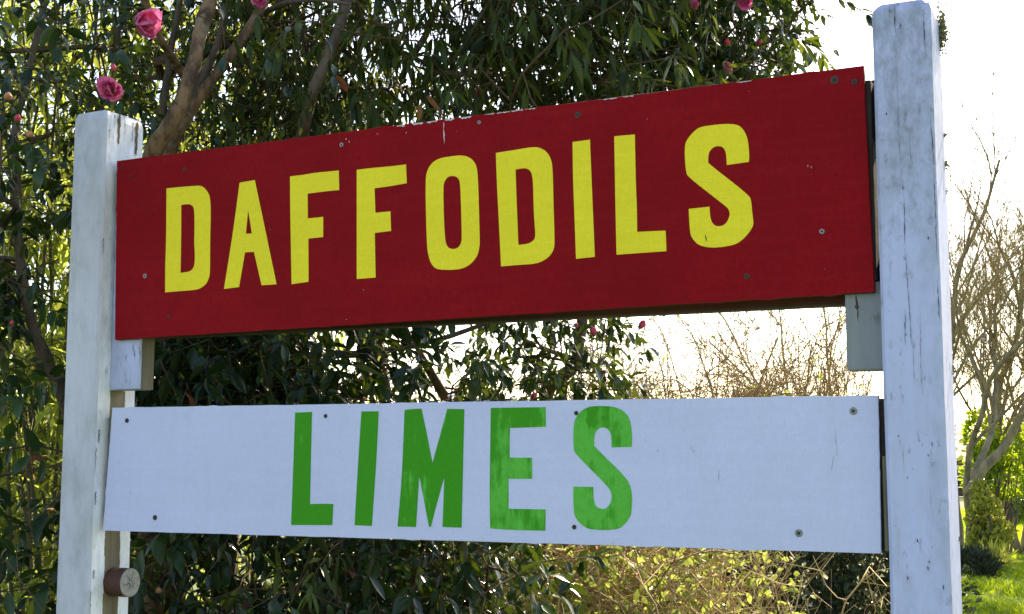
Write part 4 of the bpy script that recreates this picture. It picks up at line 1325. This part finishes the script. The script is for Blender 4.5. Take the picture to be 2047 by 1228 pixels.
# ------------------------------------------------------------------ bramble thicket, half bare, in the sun behind the boards
def thicket(name, label, cat, boxes, ncanes, leaves_per, lmat, temps, lsize, base_px, base_d, tintr, cane_mats, reach=1.0, thick=1.0, maxpx=1800):
    t = empty(name, tuple(ground_at(base_px, base_d)))
    tag(t, label, cat)
    lv = Leaves(temps)
    seg = {m: [] for m in cane_mats}
    wt = np.array([b[-1] for b in boxes], float); wt /= wt.sum()
    for i in range(ncanes):
        b = boxes[int(rng.choice(len(boxes), p=wt))]
        d = rng.uniform(b[4], b[5])
        tip = at(rng.uniform(b[0], b[1]), rng.uniform(b[2], b[3]), d)
        root = np.array([tip[0] + rng.normal(0.0, 0.8) * reach, tip[1] + rng.normal(0, 0.4), 0.0])
        root[0] = min(root[0], at(maxpx - abs(rng.normal(0, 170)), 900, root[1])[0])
        top = (root + tip) / 2 + np.array([rng.normal(0, 0.15), rng.normal(0, 0.15), 0])
        top[2] = tip[2] + rng.uniform(0.0, 0.35) * reach
        pts = []
        for s_ in np.linspace(0, 1, 11):
            a = (1 - s_) ** 2 * root + 2 * s_ * (1 - s_) * top * 1.0 + s_ * s_ * tip
            pts.append(a + rng.normal(0, 0.012, 3))
        m = cane_mats[int(rng.integers(len(cane_mats)))]
        r0 = rng.uniform(0.0035, 0.0075) * thick
        seg[m].append((pts, list(np.linspace(r0, r0 * 0.35, 11))))
        for s_ in range(int(rng.integers(4, 9))):
            k = int(rng.integers(3, 10))
            dr = unit(pts[k] - pts[k - 1] + rng.normal(0, 0.75, 3))
            ln = rng.uniform(0.12, 0.45) * thick
            q = [pts[k], pts[k] + dr * ln * 0.5 + rng.normal(0, 0.02, 3), pts[k] + dr * ln + np.array([0, 0, 0.03])]
            seg[m].append((q, [r0 * 0.45, r0 * 0.33, r0 * 0.2]))
            for u in range(2):
                dr2 = unit(dr + rng.normal(0, 0.7, 3)); l2 = rng.uniform(0.05, 0.2)
                seg[m].append(([q[1 + u], q[1 + u] + dr2 * l2], [r0 * 0.25, r0 * 0.15]))
            for u in range(int(rng.poisson(leaves_per))):
                z = rng.random()
                lv.put(q[0] * (1 - z) + q[2] * z, unit(rng.normal(0, 1, 3) + [0, 0, -.3]), rng.normal(0, 1, 3) + [0, 0, .8], lsize * rng.uniform(0.6, 1.2), rng.uniform(*tintr))
    for m in cane_mats:
        if seg[m]:
            o = wood_mesh('canes', seg[m], M[m], None, 4, kind='stuff'); o.parent = t; o.matrix_parent_inverse = rel(t)
    if lv.P: ALL.append((t, lv, M[lmat], 'foliage'))
    return t


thicket('bramble_thicket', 'tangle of bare tan canes arching in the gap between the boards near the cleat', 'thicket',
        [(1150, 1780, 620, 800, 10.3, 13.0, 3), (820, 1300, 660, 820, 9.5, 12.5, 1.0), (1180, 1740, 740, 850, 10.2, 12.5, 3.0)], 270, 0.12, 'thicket', RND_T, 0.05, 1400, 11.4, (0.2, 0.9), ['cane', 'cane_dark', 'cane'], reach=1.5, thick=1.45)
thicket('leafy_bramble', 'sunlit yellow green leafy bramble below the word LIMES', 'shrub',
        [(980, 1480, 1080, 1300, 5.0, 6.6, 3), (1000, 1420, 950, 1150, 5.5, 6.8, 1)], 330, 4.2, 'thicket', RND_T, 0.040, 1250, 5.8, (0.0, 0.95), ['cane', 'cane_dark'], reach=0.6)
thicket('trailing_bramble', 'few long thin canes with yellow leaves in front of the dark hedge', 'bramble',
        [(1560, 1770, 1085, 1220, 4.2, 5.2, 1)], 5, 0.30, 'thicket', RND_T, 0.036, 1560, 4.8, (0.6, 0.95), ['cane'], reach=0.9, thick=0.7, maxpx=1640)


# ------------------------------------------------------------------ leaf masses: hedges and shrubs further off
def leaf_mass(name, label, cat, blobs, n, lmat, temps, size, base, tintr=(0, 1), stem=None, up=0.3):
    """shrub of leafy shoots over a few stems; blobs are (centre, radii)"""
    t = empty(name, tuple(base))
    tag(t, label, cat)
    lv = Leaves(temps)
    vol = np.array([b[1][0] * b[1][1] * b[1][2] for b in blobs]); vol /= vol.sum()
    wood = []
    for i in range(n):
        c, r_ = blobs[int(rng.choice(len(blobs), p=vol))]
        v = unit(rng.normal(0, 1, 3)) * rng.uniform(0.55, 1.0) ** 0.5
        p = np.array(c) + v * np.array(r_) * (1 + 0.18 * noise.noise(Vector(tuple(v * 3)) + Vector(tuple(c))))
        if p[2] < 0.02: continue
        d = unit(v + rng.normal(0, 0.5, 3) + np.array([0, 0, up]))
        lv.put(p, d, unit(v + rng.normal(0, 0.6, 3)), size * rng.uniform(0.6, 1.3), min(.97, max(0, rng.uniform(*tintr) + 0.25 * noise.noise(Vector(tuple(p * 3))))))
    for c, r_ in blobs:
        for i in range(6):
            a = np.array([base[0] + rng.normal(0, .12), base[1] + rng.normal(0, .12), -0.05])
            e = np.array(c) + rng.normal(0, 0.4, 3) * np.array(r_)
            wood.append(([a, (a + e) / 2 + rng.normal(0, .08, 3), e], [0.03, 0.018, 0.006]))
    o = wood_mesh('stems', wood, M[stem or 'bark_dark'], None, 5, kind='stuff'); o.parent = t; o.matrix_parent_inverse = rel(t)
    ALL.append((t, lv, M[lmat], 'foliage'))
    return t


def G(px, d, z):
    q = at(px, 900, d)
    return (q[0], d, z)


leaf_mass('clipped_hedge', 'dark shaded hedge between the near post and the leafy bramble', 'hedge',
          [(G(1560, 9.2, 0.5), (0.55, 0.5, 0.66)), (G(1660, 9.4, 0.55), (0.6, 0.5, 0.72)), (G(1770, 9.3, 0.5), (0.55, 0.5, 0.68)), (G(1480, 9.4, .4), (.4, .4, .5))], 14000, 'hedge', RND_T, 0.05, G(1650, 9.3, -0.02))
leaf_mass('evergreen_shrub', 'dense dark green shrub at the far edge of the lawn', 'shrub',
          [(G(2005, 33, 1.2), (0.8, 0.9, 1.3)), (G(2060, 34, 1.1), (1.2, 1.0, 1.3)), (G(2140, 34.5, 1.5), (1.3, 1.0, 1.7))], 8000, 'shrub', RND_T, 0.13, G(2050, 34, -0.02), (0, .6))
leaf_mass('bright_green_shrub', 'bright green leafy shrub under the bare tree beside the near post', 'shrub',
          [(G(1962, 21.5, 1.95), (0.25, 0.25, 0.36)), (G(1985, 21.5, 1.6), (0.3, 0.25, 0.25)), (G(2022, 21.4, 1.72), (0.22, 0.2, 0.2)), (G(1950, 21.6, 1.3), (.2, .25, .3)), (G(2010, 21.5, 1.2), (.3, .25, .3))], 2400, 'shrub', CAM_T, 0.10, G(1970, 21.5, -0.02), (0.55, .97))
leaf_mass('golden_shrub', 'small golden green shrub at the edge of the lawn beside the near post', 'shrub',
          [(G(1958, 19.0, 1.02), (0.13, 0.13, 0.22)), (G(1972, 19.1, 0.80), (0.17, 0.15, 0.22)), (G(1950, 19.0, 0.72), (.15, .15, .22)), (G(1990, 19.0, 0.52), (.2, .2, .16)), (G(1966, 18.9, 0.40), (.26, .2, .22))], 2200, 'gold', RND_T, 0.075, G(1965, 19.0, -0.02), (0.05, .95), up=0.6)
leaf_mass('grass_clump', 'clump of long straw coloured blades at the edge of the lawn', 'plant',
          [(G(1978, 18.4, 0.10), (0.16, 0.14, 0.16))], 110, 'gold', NAR_T, 0.24, G(1978, 18.4, -0.02), (0.3, .9), up=0.9)
leaf_mass('low_brown_shrub', 'low dark brown clump at the foot of the bare tree', 'shrub',
          [(G(1935, 17.6, 0.12), (0.3, 0.3, 0.22))], 1200, 'hedge', NAR_T, 0.14, G(1935, 17.6, -0.02), (0.1, .9), up=1.0)
far = []
for i in range(26):
    x = -30 + i * 3.4 + rng.normal(0, .8)
    far.append(((x, 52 + rng.normal(0, 2.5), 1.0 + rng.uniform(0, 0.9)), (2.6, 1.6, 1.3 + rng.uniform(0, 0.9))))
fh = leaf_mass('hedgerow', None, None, far, 20000, 'far', RND_T, 0.42, (2.0, 52, -0.02))
for k_ in ('label', 'category'):
    if k_ in fh: del fh[k_]
tag(fh, 'pale distant hedgerow across the end of the lawn', 'hedgerow')


# ------------------------------------------------------------------ bare trees
def bare_tree(label, base, height, stems, spread, mat_t, mat_b, r0=0.11, dens=1.0, lean=(0, 0), seed=3, up=0.15):
    rng = np.random.default_rng(seed)
    t = empty('bare_tree', tuple(base))
    tag(t, label, 'tree', 'leafless trees beside the lawn')
    segs = []

    def shoot(p, d, length, r_, lvl):
        k = max(3, int(length / 0.30))
        pts = [p.copy()]; rr = [r_]
        dd = d.copy(); q = p.copy()
        for i in range(k):
            dd = unit(dd + rng.normal(0, 0.11, 3) + np.array([0, 0, 0.05 if lvl else 0.02]))
            q = q + dd * length / k
            pts.append(q.copy()); rr.append(r_ * (1 - 0.72 * (i + 1) / k))
        segs.append((lvl, pts, rr))
        if lvl >= 4: return
        nb = {0: 14, 1: 9, 2: 6, 3: 4}[lvl]
        nb = int(nb * dens)
        for i in range(nb):
            s_ = rng.uniform(0.22 if lvl == 0 else 0.12, 1.0)
            j = min(int(s_ * k), k - 1)
            ax = unit(pts[j + 1] - pts[j])
            o = unit(cross3(ax, rng.normal(0, 1, 3)))
            an = rng.uniform(0.45, 1.0) * spread
            nd_ = unit(ax * math.cos(an) + o * math.sin(an) + np.array([0, 0, up]))
            l2 = length * rng.uniform(0.30, 0.55) * (1.15 - 0.55 * s_)
            if l2 < 0.12: continue
            shoot(pts[j], nd_, l2, max(0.0042, rr[j] * rng.uniform(0.35, 0.6)), lvl + 1)
    for i in range(stems):
        d = unit(np.array([rng.normal(0, 0.16) + lean[0], rng.normal(0, 0.16) + lean[1], 1.0]))
        p = np.array(base) + np.array([rng.normal(0, 0.12), rng.normal(0, 0.12), -0.05])
        shoot(p, d, height * rng.uniform(0.8, 1.0), r0 * rng.uniform(0.7, 1.0), 0)
    for lvl, pts, rr in segs:
        if lvl == 0:
            mb = MB(); mb.tube(pts, rr, 9)
            o = mb.build('trunk', mat_t, t, smooth=True); o.matrix_parent_inverse = rel(t)
    o = wood_mesh('limbs', [(p, r_) for l, p, r_ in segs if l == 1], mat_t, None, 6, kind='stuff'); o.parent = t; o.matrix_parent_inverse = rel(t)
    o = wood_mesh('twigs', [(p, r_) for l, p, r_ in segs if l >= 2], mat_b, None, 3, kind='stuff'); o.parent = t; o.matrix_parent_inverse = rel(t)
    return t


bt = bare_tree('bare tree with upright yellowish branches just past the near post', G(1952, 19.6, -0.02), 7.2, 3, 0.85, M['bare_trunk'], M['bare'], 0.075, 1.2, seed=21, up=0.25)
# the sawn limb leaning out from its foot
mb = MB()
mb.tube(curve([G(1933, 19.3, 1.05), G(1965, 19.2, 1.42), G(2010, 19.1, 1.75), G(2060, 19.0, 2.4)], 4), list(np.linspace(0.085, 0.05, 13)), 9)
o = mb.build('sawn_limb', M['bare_trunk'], bt, smooth=True); o.matrix_parent_inverse = rel(bt)
bare_tree('bare tree partly cut off by the edge of the picture', G(2050, 22.0, -0.02), 7.6, 3, 0.85, M['bare_trunk'], M['bare'], 0.08, 1.2, seed=8, up=0.25)
bare_tree('bare tree whose leaning branches fill the gap under the red board', G(1735, 16.5, -0.02), 4.7, 4, 0.95, M['bare'], M['bare'], 0.042, 1.0, (-0.22, 0), seed=5)
bare_tree('slender bare sapling showing in the gap below the letters I and L', G(1236, 13.0, -0.02), 4.0, 1, 0.7, M['bare'], M['bare'], 0.035, 0.7)

# ------------------------------------------------------------------ lawn grass
def grass():
    n = 34000
    d = 10 ** rng.uniform(math.log10(11.5), math.log10(40), n)
    px = rng.uniform(1840, 2120, n)
    P = np.zeros((n, 3))
    P[:, 0] = (px - 1023.5) / F_PX * d
    P[:, 1] = d
    P[:, 2] = -0.03
    h = rng.uniform(0.05, 0.12, n) * (1 + 0.5 * np.sin(P[:, 0] * 3 + P[:, 1] * 1.7))
    h = np.maximum(h, 0.04)
    a = rng.uniform(0, 6.28, n)
    w = rng.uniform(0.004, 0.009, n) * (1 + d / 30)
    side = np.stack([np.cos(a), np.sin(a), np.zeros(n)], 1) * w[:, None]
    leanv = np.stack([rng.normal(0, .5, n), rng.normal(0, .5, n), np.ones(n)], 1) * h[:, None]
    V = np.concatenate([P - side, P + side, P + leanv * 0.6 + side * 0.6, P + leanv * 0.6 - side * 0.6, P + leanv + np.stack([leanv[:, 0], leanv[:, 1], np.zeros(n)], 1) * 0.5])
    i = np.arange(n)
    Q = np.stack([i, i + n, i + 2 * n, i + 3 * n], 1)
    T = np.stack([i + 3 * n, i + 2 * n, i + 4 * n], 1)
    patch = np.array([noise.noise(Vector((p[0] * 1.1, p[1] * 0.55, 0))) for p in P])
    tint = np.clip(rng.uniform(0.1, 0.9, n) + 0.5 * patch, 0, 0.97)
    o = big_mesh('grass', V, [Q, T], M['grass'], None, np.tile(tint, 5), False)
    tag(o, 'bright sunlit grass of the lawn past the near post', 'grass', kind='stuff')


grass()

# ------------------------------------------------------------------ leaves: the ones that show largest become objects, the rest one part per plant
def rhombs():
    V = []; F = []; owner = []
    base = 0
    for ti, (t, lv, m, nm) in enumerate(ALL):
        P, D, N, S, L, W, tint, var = lv.arrays()
        lv.A = (P, D, N, S, L, W, tint, var)
        hw = 0.2 if lv.t is CAM_T else (0.075 if lv.t is NAR_T else 0.25)
        a = P; b = P + D * (L * 0.5)[:, None] + S * (L * W * hw)[:, None]; c = P + D * L[:, None]; e = P + D * (L * 0.5)[:, None] - S * (L * W * hw)[:, None]
        n = len(P)
        V.append(np.stack([a, b, c, e], 1).reshape(-1, 3))
        F.append(np.arange(n * 4).reshape(-1, 4) + base)
        owner.append(np.stack([np.full(n, ti), np.arange(n)], 1))
        base += n * 4
    V = np.concatenate(V); F = np.concatenate(F); owner = np.concatenate(owner)
    # the boards and posts hide what is behind them
    mbx = MB()
    mbx.box(-1.851, 0.1, BY, BY + .01, 1.865, 2.29); mbx.box(-1.85, 0.1, BY, BY + .01, 1.432, 1.708)
    mbx.box(-1.851, PL, 0, PD, 0, 2.4); mbx.box(0, .1, 0, PD, 0, 2.39)
    SV = np.array(mbx.v)
    wx = SIGN_LOC[0] + SV[:, 0] * SIGN_C - SV[:, 1] * SIGN_S
    wy = SIGN_LOC[1] + SV[:, 0] * SIGN_S + SV[:, 1] * SIGN_C
    VV = V.tolist() + np.stack([wx, wy, SV[:, 2]], 1).tolist()
    nF = len(F)
    FF = F.tolist() + [[i + len(V) for i in f] for f in mbx.f]
    bvh = BVHTree.FromPolygons(VV, FF)
    hits = [np.zeros(len(lv.P), int) for _, lv, _, _ in ALL]
    org = Vector((0, 0, CAM_Z))
    cp, sp = math.cos(PITCH), math.sin(PITCH)
    for py in range(2, 1228, 4):
        b_ = -(py - 614.0) / F_PX
        for px in range(2, 2047, 4):
            r = bvh.ray_cast(org, Vector(((px - 1023.5) / F_PX, cp - sp * b_, sp + cp * b_)))
            if r[2] is not None and r[2] < nF:
                ti, li = owner[r[2]]
                hits[ti][li] += 1
    return hits


HITS = rhombs()
MAXLEAF = 300
for (t, lv, m, nm), h in zip(ALL, HITS):
    P, D, N, S, L, W, tint, var = lv.A
    order = np.argsort(-h)
    pick = [i for i in order[:MAXLEAF] if h[i] >= 3]
    single = np.zeros(len(P), bool)
    metas = {}
    for i in pick:
        single[i] = True
        k = int(var[i])
        if k not in metas:
            Vt, Q, T = lv.t[k]
            me = bpy.data.meshes.new('leaf')
            me.from_pydata(Vt.tolist(), [], Q.tolist() + T.tolist())
            me.polygons.foreach_set('use_smooth', [True] * len(me.polygons))
            me.materials.append(m)
            metas[k] = me
        o = bpy.data.objects.new('leaf', metas[k])
        COL.objects.link(o)
        o['tint'] = float(tint[i])
        o.parent = t
        w = L[i] * W[i]
        mat = Matrix(((S[i][0] * w, D[i][0] * L[i], N[i][0] * L[i], P[i][0]), (S[i][1] * w, D[i][1] * L[i], N[i][1] * L[i], P[i][1]), (S[i][2] * w, D[i][2] * L[i], N[i][2] * L[i], P[i][2]), (0, 0, 0, 1)))
        o.matrix_parent_inverse = rel(t)
        o.matrix_basis = mat
    VV = []; QQ = []; TT = []; TI = []
    base = 0
    for k, (Vt, Q, T) in enumerate(lv.t):
        s_ = np.where((var == k) & ~single)[0]
        if len(s_) == 0: continue
        X = P[s_][:, None, :] + (S[s_] * (L[s_] * W[s_])[:, None])[:, None, :] * Vt[None, :, 0:1] + (D[s_] * L[s_][:, None])[:, None, :] * Vt[None, :, 1:2] + (N[s_] * L[s_][:, None])[:, None, :] * Vt[None, :, 2:3]
        nv = len(Vt)
        off = (np.arange(len(s_)) * nv + base)[:, None, None]
        VV.append(X.reshape(-1, 3))
        if len(Q): QQ.append((Q[None] + off).reshape(-1, 4))
        if len(T): TT.append((T[None] + off).reshape(-1, 3))
        TI.append(np.repeat(tint[s_], nv))
        base += len(s_) * nv
    fq = []
    if QQ: fq.append(np.concatenate(QQ))
    if TT: fq.append(np.concatenate(TT))
    o = big_mesh(nm, np.concatenate(VV), fq, m, t, np.concatenate(TI))
    o.matrix_parent_inverse = rel(t)
    o['kind'] = 'stuff'
